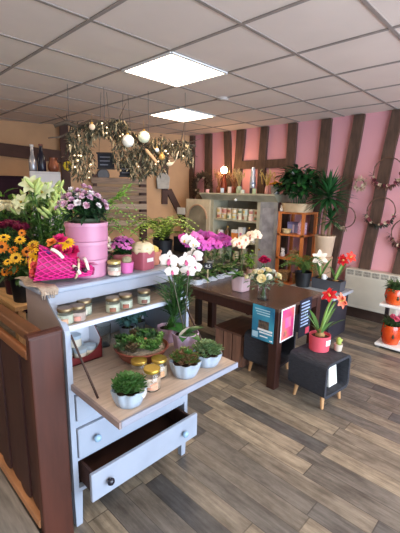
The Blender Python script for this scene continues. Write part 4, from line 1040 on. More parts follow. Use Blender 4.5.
# objects on the orange shelf
def figurine(label, loc, body, ear=None, s=1, rz=0):
    t = thing('figurine', label, 'figurine', loc, rz)
    MB().lathe([(.02*s, 0), (.03*s, .004*s), (.032*s, .03*s), (.022*s, .055*s), (.012*s, .06*s)], seg=16).build('body', body, t, smooth=True)
    MB().ball((0, 0, .075*s), .024*s, (1, 1, .95), 12, 8).build('head', body, t, smooth=True)
    for s_ in (-1, 1): MB().ball((s_*.014*s, -.002, .1*s), .009*s, (1, .6, 1.3), 8, 5).build('ear', ear or body, t, smooth=True)
figurine('small white animal figurine with dark ears on the left corner of the orange shelf top', (-2.535, 4.125, 1.3105), white, black, .85)
for i, x in enumerate((-2.375, -2.32)):
    t = thing('bird_figurine', 'little white bird figurine before the cream planter, %s of the two' % ('left', 'right')[i], 'figurine', (x, 4.118, 1.3105), .3-.5*i)
    MB().ball((0, 0, .016), .016, (1.4, 1, 1), 10, 7).build('body', white, t, smooth=True); MB().ball((.02, 0, .032), .01, seg=8, rings=6).build('head', white, t, smooth=True); MB().leaf((-.018, 0, .018), (-1, 0, .3), .025, .014, .1, 2).build('tail', white, t)
t = thing('gift_box', 'lilac blue gift box at the back of the top bay of the orange shelf', 'box', (-2.44, 4.33, 1.0305))
MB().box((-.09, -.05, 0), (.09, .05, .13)).build('box', M((150, 156, 206), .5, .1), t); MB().box((-.093, -.053, .11), (.093, .053, .14)).build('lid', M((120, 116, 170), .5, .1), t); MB().box((-.012, -.0545, 0), (.012, -.052, .11)).build('ribbon', M((226, 206, 226), .5, .1), t)
t = thing('gift_bag', 'white and pink patterned gift bag in the top bay of the orange shelf', 'bag', (-2.28, 4.22, 1.0305))
MB().box((-.045, -.035, 0), (.045, .035, .15)).build('bag', M((236, 216, 226), .6, .3, 40, rgb2=(190, 120, 170)), t); MB().tube(bez((-.02, -.036, .15), (0, -.036, .24), (.02, -.036, .15), 8), .003, 5).build('handle', white, t)
def basket(label, loc, r, h, wob=0, mat=wick, handle=True, name='wicker_basket'):
    t = thing(name, label, 'basket', loc, R(0, 6)); pr_ = [(r*.75, 0)]
    k = 9
    for i in range(k): pr_ += [(r*(.78+.22*i/k)+.003, h*(i+.2)/k), (r*(.78+.22*i/k)-.002, h*(i+.8)/k)]
    pr_ += [(r*1.04, h), (r*.93, h), (r*.72, .01), (0, .01)]
    MB().lathe(pr_, seg=28).build('body', mat, t, smooth=True)
    if handle: MB().tube(bez((-r*.95, 0, h), (0, 0, h*2.6), (r*.95, 0, h), 12), .006, 6).build('handle', mat, t)
    else: MB().tube([(r*math.cos(i/16*2*PI), r*math.sin(i/16*2*PI), h) for i in range(16)], .007, 6, True).build('rim', mat, t)
basket('low straw basket at the left front of the top bay of the orange shelf', (-2.48, 4.18, 1.0305), .06, .05, mat=M((206, 180, 130), .8, .3, 40), handle=False)
figurine('white rabbit like ornament at the left of the middle bay of the orange shelf', (-2.51, 4.17, .7205), M((230, 224, 222), .5, .05), None, 1.05)
basket('pale straw basket with handle at the back of the middle bay', (-2.40, 4.29, .7205), .075, .07, mat=M((190, 160, 120), .8, .3, 40))
t = thing('tin_pot', 'cream pot with a small green plant in the middle bay of the orange shelf', 'potted plant', (-2.28, 4.2, .7205))
MB().lathe([(.03, 0), (.038, .06), (.034, .06), (0, .05)], seg=18).build('pot', cream, t, smooth=True, auto=.6); mb = MB()
for k in range(40): mb.leaf((0, 0, .055), dirn(R(.1, 1.3), R(0, 6.28)), R(.04, .07), .02, .5, 3)
mb.build('leaves', green, t)
basket('brown wicker basket at the left of the lowest visible bay of the orange shelf', (-2.48, 4.2, .3805), .085, .14, handle=False)
basket('brown wicker basket at the right of the lowest visible bay of the orange shelf', (-2.29, 4.22, .3805), .08, .13, mat=M((150, 110, 74), .8, .35, 40), handle=False)

# ================================================================== RADIATOR
t = thing('radiator', 'cream white electric panel radiator with top grille on the pink wall', 'radiator', (-1.46, 4.5, 0))
rw = M((206, 200, 184), .4, .03); a = .32
MB().box((-a, -.04, .16), (a, .0985, .645)).build('panel', rw, t, bevel=.012)
g1 = MB()
for k in range(6):
    x0 = -a+.03+k*.1; MB().box((x0, -.0425, .572), (x0+.078, -.039, .632)).build('grille_shade', M((120, 116, 108), .6, .2), t)  # flat grey plates, coloured as the shade inside the grille slots
    g1 = MB(); g1.box((x0, -.0445, .6), (x0+.078, -.043, .604))
    for i in range(5): g1.box((x0+.008+i*.0155, -.045, .572), (x0+.012+i*.0155, -.0425, .632))
    g1.build('grille_bars', rw, t)
MB().box((-a+.02, -.042, .2), (a-.02, -.039, .55)).build('front_face', M((198, 192, 176), .45, .03), t, bevel=.001)
MB().box((a+.001, -.01, .25), (a+.012, .04, .45)).build('control', M((190, 186, 176), .5, .05), t)

# ================================================================== TIERED STAND WITH ORANGE POTS
t = thing('plant_stand', 'white two tier plant stand at the right edge, holding orange pots', 'plant stand', (-.98, 3.93, 0))
for z in (.05, .47): MB().box((-.16, -.13, z-.028), (.17, .13, z)).build('tier', white, t, bevel=.008)
MB().box((-.16, .09, 0), (-.125, .125, .45)).build('post', M((40, 36, 38), .5, .2), t); MB().box((.13, .09, 0), (.165, .125, .45)).build('post', M((40, 36, 38), .5, .2), t)
for x in (-.13, .14):
    MB().lathe([(.016, 0), (.018, .02)], (x, -.1, 0), 10).build('foot', M((120, 116, 112), .5, .1), t)
om = M((190, 54, 18), .18, .3, 7, rgb2=(222, 92, 34), coat=.5)
def orange_pot(label, loc, fl, h=.16):
    t = thing('orange_pot_plant', label, 'potted plant', loc, R(0, 6))
    MB().lathe([(.06, 0), (.075, .006), (.098, h*.5), (.09, h*.85), (.082, h), (.074, h), (.07, h*.8), (0, h*.75)], seg=28).build('pot', om, t, smooth=True, auto=.7)
    for k in range(5):
        a_ = k*1.256; ptch = MB(); ptch.ball((.093*math.cos(a_), .093*math.sin(a_), h*.5), .018, (.25+.7*abs(math.sin(a_)), .25+.7*abs(math.cos(a_)), 1.3), 8, 5)
        ptch.build('dark_pattern', M((70, 56, 34), .3, .3, 20), t, smooth=True)
    mb = MB()
    for k in range(120): mb.leaf((R(-.05, .05), R(-.05, .05), h*.9+R(0, .05)), dirn(R(-.1, 1.2), R(0, 6.28)), R(.06, .1), .028, .7, 3)
    mb.build('leaves', M((62, 86, 46), .5, .35, 20), t)
    if fl:
        for k in range(5): inst('flower', fl, t, (R(-.07, .07), R(-.08, .02), h+.06+R(0, .03)), (R(-.5, .3), -.6, .7), R(0, 6), 1)
orange_pot('orange glazed pot with dark green leaves on the upper tier at the right edge', (-1.03, 3.9, .47), None)
orange_pot('orange glazed pot with pink flowers on the lower tier at the right edge', (-1.02, 3.9, .05), puff_mesh(pet((226, 96, 120)), .035), .2)

# ================================================================== WREATHS ON THE WALL
def wreath(label, c, r, cols, amount=26, a0=-2.9, a1=-.2, tilt=0, name='wreath', L=1):
    t = thing(name, label, 'wreath', c)
    for k in range(3):
        pts = [(r*(1+R(-.03, .03))*math.cos(u), -.012*k*.5+R(-.004, .004), r*(1+R(-.03, .03))*math.sin(u)) for u in (2*PI*i/30 for i in range(30))]
        MB().tube(pts, .0045, 5, True).build('hoop', M((98, 70, 54), .8, .3, 20), t)
    mb = MB(); fl = MB()
    for k in range(amount*4):
        u = R(a0, a1); mb.leaf((r*math.cos(u), -.012, r*math.sin(u)), (math.cos(u+R(-1.3, 1.3)), R(-.7, -.1), math.sin(u+R(-1.3, 1.3))), R(.04, .075)*L, .018*L, .2, 3)
    mb.build('leaves', cols[0], t)
    for j, c_ in enumerate(cols[1:]):
        fm = puff_mesh(c_, .024, 14)
        for k in range(5): u = a0+(a1-a0)*(k+.5+R(-.4, .4))/5; inst('flower', fm, t, (r*math.cos(u)*R(.95, 1.05), -.028, r*math.sin(u)*R(.95, 1.05)), (R(-.3, .3), -1, R(-.2, .3)), R(0, 6), R(.8, 1.2))
dryg = M((96, 92, 70), .8, .3, 30); dpk = M((170, 90, 100), .7, .2, 30); dcr = M((216, 196, 170), .7, .15, 30); wine = M((110, 46, 56), .7, .2, 30)
wreath('thin twig hoop wreath with dusty pink dried flowers, upper one by the right timber', (*at(388, 172, y=4.515),), .155, (M((120, 84, 72), .8, .3, 30), dpk, wine, dcr), a0=-3.0, a1=.1)
wreath('thin twig hoop wreath with dark leaves and cream flowers, below the dusty pink one', (*at(381, 211, y=4.515),), .155, (M((64, 66, 56), .8, .3, 30), dcr, dpk))
wreath('dried flower wreath cut by the right edge of the picture, lowest on the wall', (-1.17, 4.56, 1.13), .16, (M((90, 70, 62), .8, .3, 30), wine, dcr))
wreath('plain willow hoop beside the yucca trunk', (*at(345, 217, y=4.515),), .13, (M((120, 104, 84), .8, .3, 30), dcr), 6, -2.4, -1.4)
wreath('small bunch of pale dried flowers on the wall right of the yucca crown', (*at(360, 184, y=4.515),), .05, (M((200, 170, 146), .8, .15, 30), dcr), 14, -3.1, 3.1)
# ================================================================== HUTCH BY THE PINK WALL
hy = 4.2; hx0, hx1 = -3.82, -2.95
sagew = M((176, 170, 146), .6, .15, 8, bump=.1); greyw = M((128, 130, 136), .65, .4, 7, rgb2=(168, 168, 170), bump=.1)
def hutch():
    t = thing('display_cabinet', 'sage grey open cabinet with cornice and two opened doors by the pink wall', 'cabinet', ((hx0+hx1)/2, 4.38, 0))
    cx = (hx0+hx1)/2; a = (hx1-hx0)/2; f = hy-4.38; bk = .17
    for s_ in (-1, 1): MB().box((s_*a-.03, f, 0), (s_*a+.03, bk, 1.43)).build('side_panel', sagew, t, bevel=.004)
    MB().box((-a, bk-.012, .05), (a, bk, 1.43)).build('back_panel', M((150, 142, 124), .7, .15), t)
    for z in (1.14, .83, .52, .2): MB().box((-a+.031, f+.01, z-.022), (a-.031, bk-.013, z)).build('shelf', sagew, t)
    MB().prism([(f-.07, 1.49), (f-.09, 1.505), (f-.09, 1.525), (bk, 1.525), (bk, 1.42), (f-.01, 1.42), (f-.03, 1.45)], -a-.20, a+.30, 'x').build('cornice', sagew, t)
    MB().ball((.06, f-.05, 1.432), .02, seg=8, rings=6).build('cornice_knob', white, t)
    # left door folded open flat, with a round headed panel
    d = MB().box((-a-.56, f-.02, .08), (-a-.035, f+.012, 1.42)).build('door', M((206, 190, 160), .6, .1), t, label='cream left door with an arched panel')
    x0, x1 = -a-.50, -a-.10; m_ = (x0+x1)/2; r_ = (x1-x0)/2
    pts = [(x0, .2), (x1, .2)]+[(m_+r_*math.cos(g_), 1.12+r_*math.sin(g_)) for g_ in (PI*k/12 for k in range(13))]
    MB().prism(pts, f-.026, f-.0205).build('arched_panel', M((112, 104, 88), .35, .4, 4, rgb2=(170, 160, 136)), d)
    MB().tube([(m_+(r_+.012)*math.cos(g_), f-.024, 1.12+(r_+.012)*math.sin(g_)) for g_ in (PI*k/14 for k in range(15))], .012, 6).build('arch_moulding', M((190, 150, 120), .6, .1), d)
    d2 = MB().box((a+.033, f-.01, .08), (a+.31, f+.02, 1.42)).build('door', greyw, t, label='weathered blue grey right door')
    for z0_, z1_ in ((.16, .7), (.78, 1.34)): MB().box((a+.075, f-.0155, z0_), (a+.265, f-.0105, z1_)).build('door_panel', M((152, 150, 156), .6, .3, 9), d2)
    MB().ball((a+.055, f-.02, .76), .014, seg=8, rings=6).build('knob', gold, d2)
hutch()
ordn = ['first', 'second', 'third', 'fourth', 'fifth', 'sixth', 'seventh', 'eighth']
tc_ = [(226, 196, 150), (190, 206, 196), (236, 206, 190), (206, 180, 120), (226, 216, 190), (216, 160, 140), (236, 226, 196), (196, 190, 160)]
def tin(label, loc, c, c2, r=.043, h=.082):
    t = thing('candle_tin', label, 'tin', loc, R(-2.4, -1.2), 'candle tins in the cabinet')
    MB().lathe([(r-.002, 0), (r, .003), (r, h-.016), (r-.003, h-.014)], seg=18).build('body', M(c, .45, .12, 40), t, smooth=True, auto=.6)
    MB().lathe([(r+.001, h-.015), (r+.001, h-.002), (r-.003, h), (0, h)], seg=18).build('lid', M((216, 206, 186), .35, .1), t, smooth=True, auto=.6)
    vs = []
    for k in range(7):
        a_ = .75*(k/6-.5)*2
        for z in (h*.2, h*.68): vs.append(((r+.0012)*math.cos(a_), (r+.0012)*math.sin(a_), z))
    MB().add(vs, [(2*k, 2*k+2, 2*k+3, 2*k+1) for k in range(6)]).build('label', M(c2, .6, .25, 60), t)
cols2 = [(180, 110, 90), (236, 230, 216), (120, 140, 110), (226, 200, 120), (206, 130, 120)]
for row in range(2):
    for k in range(8):
        tin('pastel candle tin, %s from the left in the %s row on the cabinet top shelf' % (ordn[k], ('lower', 'upper')[row]), (hx0+.085+k*.1, 4.285+(.006 if row else 0), 1.1405+.0825*row), tc_[(k*3+row*2) % 8], cols2[(k+row*3) % 5])
# second shelf: bags, bottles and jars
def bottle(name, label, loc, prof, mat, capm=None, cat='bottle', neck=None, labm=None, group=None):
    t = thing(name, label, cat, loc, R(0, 6), group); MB().lathe(prof, seg=20).build('body', mat, t, smooth=True, auto=.8)
    rt, zt = prof[-2] if prof[-1][0] == 0 else prof[-1]
    if capm: MB().lathe([(rt+.003, zt-.012), (rt+.003, zt+.012), (0, zt+.014)], seg=14).build('cap', capm, t, smooth=True, auto=.8)
    if labm:
        r_ = max(p[0] for p in prof)+.0012; h_ = zt; vs = []
        for k in range(17):
            a_ = 2*PI*k/16
            for z in (h_*.2, h_*.5): vs.append((r_*math.cos(a_), r_*math.sin(a_), z))
        MB().add(vs, [(2*k, 2*k+2, 2*k+3, 2*k+1) for k in range(16)]).build('label', labm, t)
    return t
BP = lambda r, h: [(r*.9, 0), (r, .005), (r, h*.6), (r*.45, h*.78), (r*.38, h*.95), (r*.38, h), (0, h)]
zz = .8305
t = thing('gift_bag', 'orange and white gift bag on the second cabinet shelf', 'bag', (-3.42, 4.29, zz)); MB().box((-.05, -.03, 0), (.05, .03, .11)).build('bag', M((236, 140, 70), .6, .2, 30), t); MB().box((-.05, -.031, .11), (.05, .031, .16)).build('tissue', white, t)
t = thing('gift_bag', 'white gift bag right of the orange one in the cabinet', 'bag', (-3.30, 4.30, zz)); MB().box((-.045, -.03, 0), (.045, .03, .2)).build('bag', M((236, 232, 224), .6, .1, 30), t); MB().box((-.02, -.032, .06), (.02, -.03, .12)).build('print', M((206, 120, 150), .6, .3, 30), t)
bottle('bottle', 'dark red brown bottle on the right half of the second cabinet shelf', (-3.17, 4.3, zz), BP(.045, .2), M((110, 46, 40), .25, .2), gold, labm=cream)
bottle('bottle', 'white ceramic bottle at the right end of the second cabinet shelf', (-3.04, 4.27, zz), BP(.05, .13), white, M((150, 120, 90), .6, .2))
bottle('bottle', 'brown bottle on the left of the second cabinet shelf behind the magenta orchids', (-3.58, 4.3, zz), BP(.04, .19), M((104, 70, 50), .25, .2), gold)
bottle('jar', 'pale pink jar on the far left of the second cabinet shelf', (-3.7, 4.28, zz), [(.045, 0), (.05, .005), (.05, .1), (.04, .115), (.04, .12), (0, .12)], M((226, 190, 196), .4, .1), white, 'jar')
zz = .5205
for k, (x, c, h) in enumerate(((-3.68, (206, 200, 186), .15), (-3.53, (150, 166, 150), .18), (-3.38, (216, 206, 170), .14), (-3.23, (186, 170, 150), .2), (-3.08, (176, 186, 176), .15))):
    bottle('vase', '%s ceramic vase, %s from the left on the third cabinet shelf' % (('cream', 'grey green', 'straw', 'tan', 'pale green')[k], ordn[k]), (x, 4.29, zz), [(.035, 0), (.05, .02), (.058, h*.45), (.04, h*.85), (.045, h), (.038, h), (.03, h*.5), (0, h*.45)], M(c, .4, .12), None, 'vase')

# on the cornice
CZ = 1.5255
t = thing('candlestick', 'copper brown candlestick carrying a round white lamp on the cabinet top', 'candlestick', (-3.67, 4.28, CZ))
cop = M((150, 74, 50), .35, .2, metal=.6)
MB().lathe([(.05, 0), (.055, .01), (.03, .02), (.045, .06), (.05, .12), (.03, .2), (.018, .26), (.03, .275), (.03, .285), (0, .285)], seg=22).build('holder', cop, t, smooth=True, auto=1)
MB().ball((0, 0, .335), .05, (1, 1, 1.05), 14, 9).build('globe', M((255, 206, 150), .5, 0, emit=30.0), t, smooth=True)
def stick_vase(label, loc, mat, n, h, c, c2=None, vh=.1, r=.04, arch=False):
    t = thing('dried_bouquet', label, 'dried flowers', loc, R(0, 6))
    MB().lathe([(r*.8, 0), (r, .01), (r*1.05, vh*.6), (r*.7, vh), (r*.6, vh), (r*.5, vh*.4), (0, vh*.35)], seg=18).build('vase', mat, t, smooth=True, auto=.8)
    st = MB(); hd = MB()
    for k in range(n):
        a_ = R(0, 6.28); q = R(.02, .11); top = Vector((q*math.cos(a_), q*math.sin(a_), h*R(.75, 1.0)))
        st.tube(bez((0, 0, vh*.4), (q*.2*math.cos(a_), q*.2*math.sin(a_), h*.6), top, 5), .003, 4)
        for j in range(5): hd.leaf(top-Vector((0, 0, .018*j)), dirn(R(.5, 1.4), R(0, 6.28)), .05, .012, -.2, 2)
    if arch:
        for s_ in (-1, 1): st.tube(bez((0, 0, vh), (s_*.14, 0, h*1.5), (s_*.09, -.02, vh+.02), 10), .005, 5)
    st.build('stems', M(c, .7, .25, 20), t); hd.build('heads', M(c2 or c, .75, .25, 30), t)
stick_vase('dried wheat in a pale green vase on the middle of the cabinet top', (-3.36, 4.27, CZ), M((176, 196, 170), .4, .1), 26, .32, (190, 160, 100), (206, 180, 130))
stick_vase('dried ochre grasses in a brown vase left of the white lamp on the cabinet top', (-3.84, 4.36, CZ), M((130, 80, 60), .5, .2), 18, .34, (140, 104, 70), (170, 130, 100))
stick_vase('curved golden twigs in a slim pink vase near the right end of the cabinet top', (-2.88, 4.27, CZ), M((220, 160, 150), .4, .1), 14, .3, (206, 176, 90), (226, 200, 140), .11, .03, True)
stick_vase('dried copper stems right of the white lamp on the cabinet top', (-3.52, 4.32, CZ), M((140, 70, 50), .5, .2), 18, .3, (150, 96, 60), (190, 150, 100))
t = bottle('bottle', 'tall silver white bottle with dark foot on the cabinet top', (-3.11, 4.25, CZ), [(.036, .07), (.04, .08), (.04, .22), (.03, .25), (.034, .29), (.03, .33), (.02, .36), (0, .365)], M((206, 210, 220), .2, .1, metal=.6), None)
MB().lathe([(.035, 0), (.04, .004), (.038, .075), (0, .078)], seg=18).build('foot', M((54, 52, 66), .4, .2), t, smooth=True, auto=.8); MB().lathe([(.041, .13), (.043, .135), (.043, .15), (.041, .155)], seg=18).build('band', M((130, 140, 160), .3, .2), t)
for i, (x, c, nm) in enumerate(((-3.90, (226, 170, 170), 'pink'), (-3.60, (206, 216, 226), 'pale blue'), (-3.46, (232, 206, 190), 'peach'), (-3.22, (226, 226, 206), 'cream'), (-3.02, (196, 206, 160), 'pale green'))):
    t = thing('pillar_candle', '%s pillar candle standing at the front of the cabinet top' % nm, 'candle', (x, 4.17, CZ)); h = .05+.02*(i % 3)
    MB().lathe([(.026, 0), (.028, .003), (.028, h), (.02, h-.004), (0, h-.006)], seg=16).build('wax', M(c, .5, .05), t, smooth=True, auto=.7); MB().tube([(0, 0, h-.006), (.001, 0, h+.012)], .0015, 4).build('wick', black, t)
t = thing('zinc_pot', 'zinc pot of yellow flowers at the right end of the cabinet top', 'potted plant', (-2.735, 4.26, CZ))
MB().lathe([(.05, 0), (.055, .003), (.07, .1), (.074, .105), (.066, .105), (0, .09)], seg=22).build('pot', M((170, 170, 172), .4, .15, metal=.5), t, smooth=True, auto=.6)
lf = MB()
for k in range(40): lf.leaf((R(-.04, .04), R(-.04, .04), .09), dirn(R(0, 1.2), R(0, 6.28)), R(.04, .07), .02, .4, 3)
lf.build('leaves', green, t); yp = puff_mesh(pet((236, 176, 40), .12), .03, 26)
for k in range(14): a_ = 2.4*k; q = .08*math.sqrt(k/14); inst('flower', yp, t, (q*math.cos(a_), q*math.sin(a_), .15-q*.4), dirn(1.2, a_), R(0, 6), 1)
# dry wreath left of the cabinet
wreath('bushy dried flower wreath in brown and cream on the timber left of the cabinet', (-4.27, 4.47, 1.62), .15, (M((122, 100, 78), .8, .35, 30), M((150, 110, 90), .7, .2, 30), dcr, dcr, wine), 170, -3.3, 3.1, L=1.9)
t = thing('price_card', 'small pale grey price card on a stick left of the cabinet door', 'card', (-4.36, 4.05, .0)); MB().tube([(0, 0, 0), (0, 0, 1.2)], .006, 6).build('stick', M((120, 100, 80), .6, .1), t); MB().box((-.09, -.006, 1.17), (.09, .006, 1.28)).build('card', M((206, 204, 196), .6, .05), t)

# low side table with small potted plants in front of the hutch (seen between the orchids)
t = thing('side_bench', 'low dark bench of small plants in front of the cabinet', 'bench', (-3.2, 3.78, 0))
MB().box((-.6, -.16, .45), (.6, .16, .48)).build('top', table_m, t)
for x in (-.56, .56):
    for y in (-.13, .13): MB().box((x-.025, y-.025, 0), (x+.025, y+.025, .45)).build('leg', table_leg, t)
for k, x in enumerate((-3.68, -3.44, -3.2, -2.96, -2.72)):
    bushy('%s leafy plant, %s from the left on the low bench before the cabinet' % (('dark green', 'bright green', 'grey green', 'mid green', 'yellow green')[k], ordn[k]), (x, 3.76, .4805), .13, .32, 70, (dgreen, M((76, 130, 54), .5, .3, 20), sage, green, lgreen)[k], .08, .04, M(((90, 70, 60), (206, 200, 190), (140, 120, 110), (60, 58, 60), (190, 150, 130))[k], .5, .1), .06, .1, 'potted_plant', group='leafy plants on the low bench')

# ================================================================== LEFT SIDE: BENCH OF BUCKETS
t = thing('flower_bench', 'pale wooden slatted bench carrying the flower buckets behind the partition', 'bench', (-3.3, 1.32, 0))
bwm = M((206, 166, 116), .6, .2, 5, stretch=(1, 9, 9))
for k in range(6): MB().box((-1.1, -.5+k*.17, .72), (.77, -.5+k*.17+.155, .75)).build('slat', bwm, t)
for x in (-1.0, .70):
    for y in (-.45, .45): MB().box((x-.03, y-.03, 0), (x+.03, y+.03, .69)).build('leg', bwm, t)
for y in (-.46, .46): MB().box((-1.05, y-.015, .66), (.75, y+.015, .72)).build('rail', bwm, t)
BZ = .7505
def bucket(t, r, h, mat):
    MB().lathe([(r*.78, 0), (r*.82, .004), (r, h), (r*1.04, h+.004), (r*.94, h+.004), (r*.9, h*.8), (0, h*.78)], seg=24).build('bucket', mat, t, smooth=True, auto=.6)
blk = M((30, 30, 34), .45, .2)
# rudbeckia / yellow sunflowers
t = thing('sunflower_pot', 'yellow and orange sunflowers in a black pot at the near end of the pale bench', 'potted plant', (-2.66, .93, BZ)); bucket(t, .085, .17, blk)
sfm = daisy_mesh(M((238, 188, 48), .55, .2, 30), M((52, 30, 20), .8, .3, 60), .038, 12, 2, .3); sfo = daisy_mesh(M((230, 136, 30), .55, .15, 30), M((46, 28, 20), .8, .3, 60), .037, 12, 2, .3)
lf = MB(); st = MB()
for k in range(120): a_ = R(0, 6.28); q = R(0, .14); lf.leaf((q*math.cos(a_), q*math.sin(a_), .16+R(0, .13)), dirn(R(-.3, .9), a_), R(.06, .11), .03, .6, 3)
for px, py in ((2, 247), (8, 262), (13, 250), (4, 238), (20, 240), (27, 252), (24, 262), (33, 245), (38, 262), (30, 272), (13, 270), (16, 258), (5, 272), (40, 253), (22, 233), (34, 257)):
    w_ = at(px, py, x=-2.6+R(-.08, .1)); l = w_-t.location; st.tube(bez((0, 0, .14), (l.x*.3, l.y*.3, l.z*.8), l, 5), .003, 4); inst('flower', (sfm, sfo)[(px+py) % 2], t, l, (.7+R(-.4, .4), -.5+R(-.4, .4), .5+R(-.2, .4)), R(0, 6), R(.75, 1.2))
st.build('stems', green, t); lf.build('leaves', M((60, 92, 50), .5, .3, 20), t)
# lilies
t = thing('lily_bucket', 'tall white lilies in bud standing in a dark bucket on the pale bench', 'flower bucket', (-2.92, 1.24, BZ)); bucket(t, .12, .26, M((34, 40, 52), .45, .2))
lw = trumpet_mesh(M((222, 228, 182), .5, .06, 20), M((176, 150, 60), .5, .2), .075); bud = MB().lathe([(.003, 0), (.011, .02), (.014, .05), (.009, .085), (.001, .1)], seg=8).mesh(M((184, 204, 122), .5, .15, 20), True)
st = MB(); lfa = [MB(), MB()]; budn = 0
for k in range(22):
    a_ = 2.4*k; q = .21*math.sqrt((k+.5)/22); h = R(.60, .80); top = Vector((q*math.cos(a_), q*math.sin(a_), h))
    pts = bez((q*.3*math.cos(a_), q*.3*math.sin(a_), .1), (q*.6*math.cos(a_), q*.6*math.sin(a_), h*.6), top, 12); st.tube(pts, .004, 5)
    for i in range(4, 12):
        for j in range(5): lfa[k % 2].leaf(pts[i], dirn(R(.1, .9), R(0, 6.28)), R(.08, .13), .022, .6, 4, .2)
    for j in range(3):
        inst('bud', bud, t, top+Vector((R(-.02, .02), R(-.02, .02), -.02*j)), dirn(R(.7, 1.4), R(0, 6.28)), 0, R(.9, 1.3))
    if k % 5 == 0: inst('flower', lw, t, top+Vector((0, 0, .02)), (R(.2, .9), R(-.9, .1), R(.3, .9)), R(0, 6), R(.8, 1.1))
st.build('stems', M((90, 130, 60), .5, .2), t); lfa[0].build('leaves', M((78, 122, 54), .5, .3, 20), t); lfa[1].build('leaves', M((112, 152, 72), .5, .3, 20), t)
# roses in bucket
def rose_bucket(label, loc, r, h, fm, n, top, R_, leafm, bm_, name='rose_bucket'):
    t = thing(name, label, 'flower bucket', loc, R(0, 6)); bucket(t, r, h, bm_); st = MB(); lf = MB()
    for k in range(n):
        a_ = 2.4*k; q = R_*math.sqrt((k+.5)/n); p_ = Vector((q*math.cos(a_), q*math.sin(a_), top-q*.25+R(-.015, .015)))
        st.tube(bez((q*.4*math.cos(a_), q*.4*math.sin(a_), h*.6), (q*.6*math.cos(a_), q*.6*math.sin(a_), top*.7), p_, 5), .003, 4); inst('flower', fm, t, p_, dirn(1.2-q*2, a_), R(0, 6), R(.9, 1.15))
        for j in range(7): lf.leaf(p_-Vector((0, 0, R(.03, .25))), dirn(R(-.2, .7), R(0, 6.28)), R(.05, .08), .035, .5, 3)
    st.build('stems', green, t); lf.build('leaves', leafm, t); return t
rose_bucket('cream white roses massed in a black bucket behind the sunflowers', (-3.22, .98, BZ), .13, .3, rose_mesh(pet((236, 230, 196)), .045), 24, .66, .2, dgreen, blk)
rose_bucket('burgundy red roses in a dark bucket below the cream ones', (-2.90, .96, BZ), .085, .22, rose_mesh(pet((116, 22, 56), .2), .04), 14, .53, .12, dgreen, M((60, 30, 40), .45, .2))
bushy('large leaved bright green plant at the left edge of the picture on the bench', (-3.62, 1.10, BZ), .24, .88, 110, M((116, 160, 70), .45, .25, 10), .16, .07, blk, .11, .24, 'leafy_plant', el=(.8, 1.45))
bushy('dusty grey green foliage plant in a dark pot between the lilies and the desk', (-2.70, 1.30, BZ), .15, .45, 150, M((128, 148, 130), .7, .25, 30), .06, .022, blk, .07, .2, 'foliage_plant')
bushy('dark leafy plant in a black pot behind the sunflowers', (-3.42, 1.38, BZ), .17, .55, 110, dgreen, .09, .04, blk, .1, .25, 'leafy_plant')
fern('feathery green fern spilling above the pink tins behind the desk', (-2.78, 1.62, BZ), .34, .66, 26, M((110, 160, 70), .5, .25, 20), blk, .09, .25, .07, .022, droop=.2)

# dark tall stand with the yellow green fern behind the desk
t = thing('plant_table', 'dark wooden plant table behind the writing desk', 'table', (-2.72, 2.35, 0)) if 0 else thing('plant_table', 'dark wooden plant table behind the writing desk', 'table', (-3.15, 2.62, 0))
MB().box((-.35, -.35, .84), (.35, .35, .88)).build('top', M((50, 38, 34), .5, .2), t)
for x in (-.31, .31):
    for y in (-.31, .31): MB().box((x-.03, y-.03, 0), (x+.03, y+.03, .84)).build('leg', M((50, 38, 34), .5, .2), t)
fern('wide yellow green fern in a dark pot on the plant table behind the desk', (-2.98, 2.5, .8805), .42, .34, 34, M((140, 172, 66), .5, .3, 20), blk, .11, .15, .1, .026, droop=.35)
bushy('dark green leafy plant beside the yellow green fern on the plant table', (-3.3, 2.75, .8805), .2, .4, 80, green, .11, .04, blk, .1, .16, 'leafy_plant')
t = thing('plant_crate', 'black open crate on the plant table to the right of the yellow green fern', 'crate', (-2.93, 2.83, .8805))
for s_ in (-1, 1):
    MB().box((s_*.12-.006, -.1, 0), (s_*.12+.006, .1, .16)).build('side', blk, t); MB().box((-.126, s_*.1-.006, 0), (.126, s_*.1+.006, .16)).build('side', blk, t)
MB().box((-.12, -.1, 0), (.12, .1, .01)).build('base', blk, t)

# ================================================================== LEFT WALL FURNITURE
wz = math.atan2(WD.y, WD.x)                      # local x runs along the wall towards the camera side
def wthing(name, label, cat, px, py, off, z=0):
    p_ = atw(px, py, off); t = thing(name, label, cat, (p_.x, p_.y, z if z is not None else p_.z), wz); return t, p_
t, p_ = wthing('plank_rack', 'rack of weathered pale wooden planks on the ochre wall behind the fern', 'rack', 120, 200, .1)
pw = M((134, 112, 94), .7, .3, 5, stretch=(1, 9, 9), bump=.2); zc_ = p_.z
for k in range(6):
    z = zc_+.30-k*.135; MB().box((-.44, -.02, z-.045), (.44, .02, z+.045)).build('plank', (pw, M((168, 150, 130), .7, .2, 5, stretch=(1, 9, 9)))[k % 2 if k > 2 else 0], t)
for x in (-.38, .38): MB().box((x-.03, .021 if WN.dot(Vector((-math.sin(wz), math.cos(wz), 0))) < 0 else -.05, 0), (x+.03, .05 if WN.dot(Vector((-math.sin(wz), math.cos(wz), 0))) < 0 else -.021, zc_+.4)).build('upright', brown_b, t)
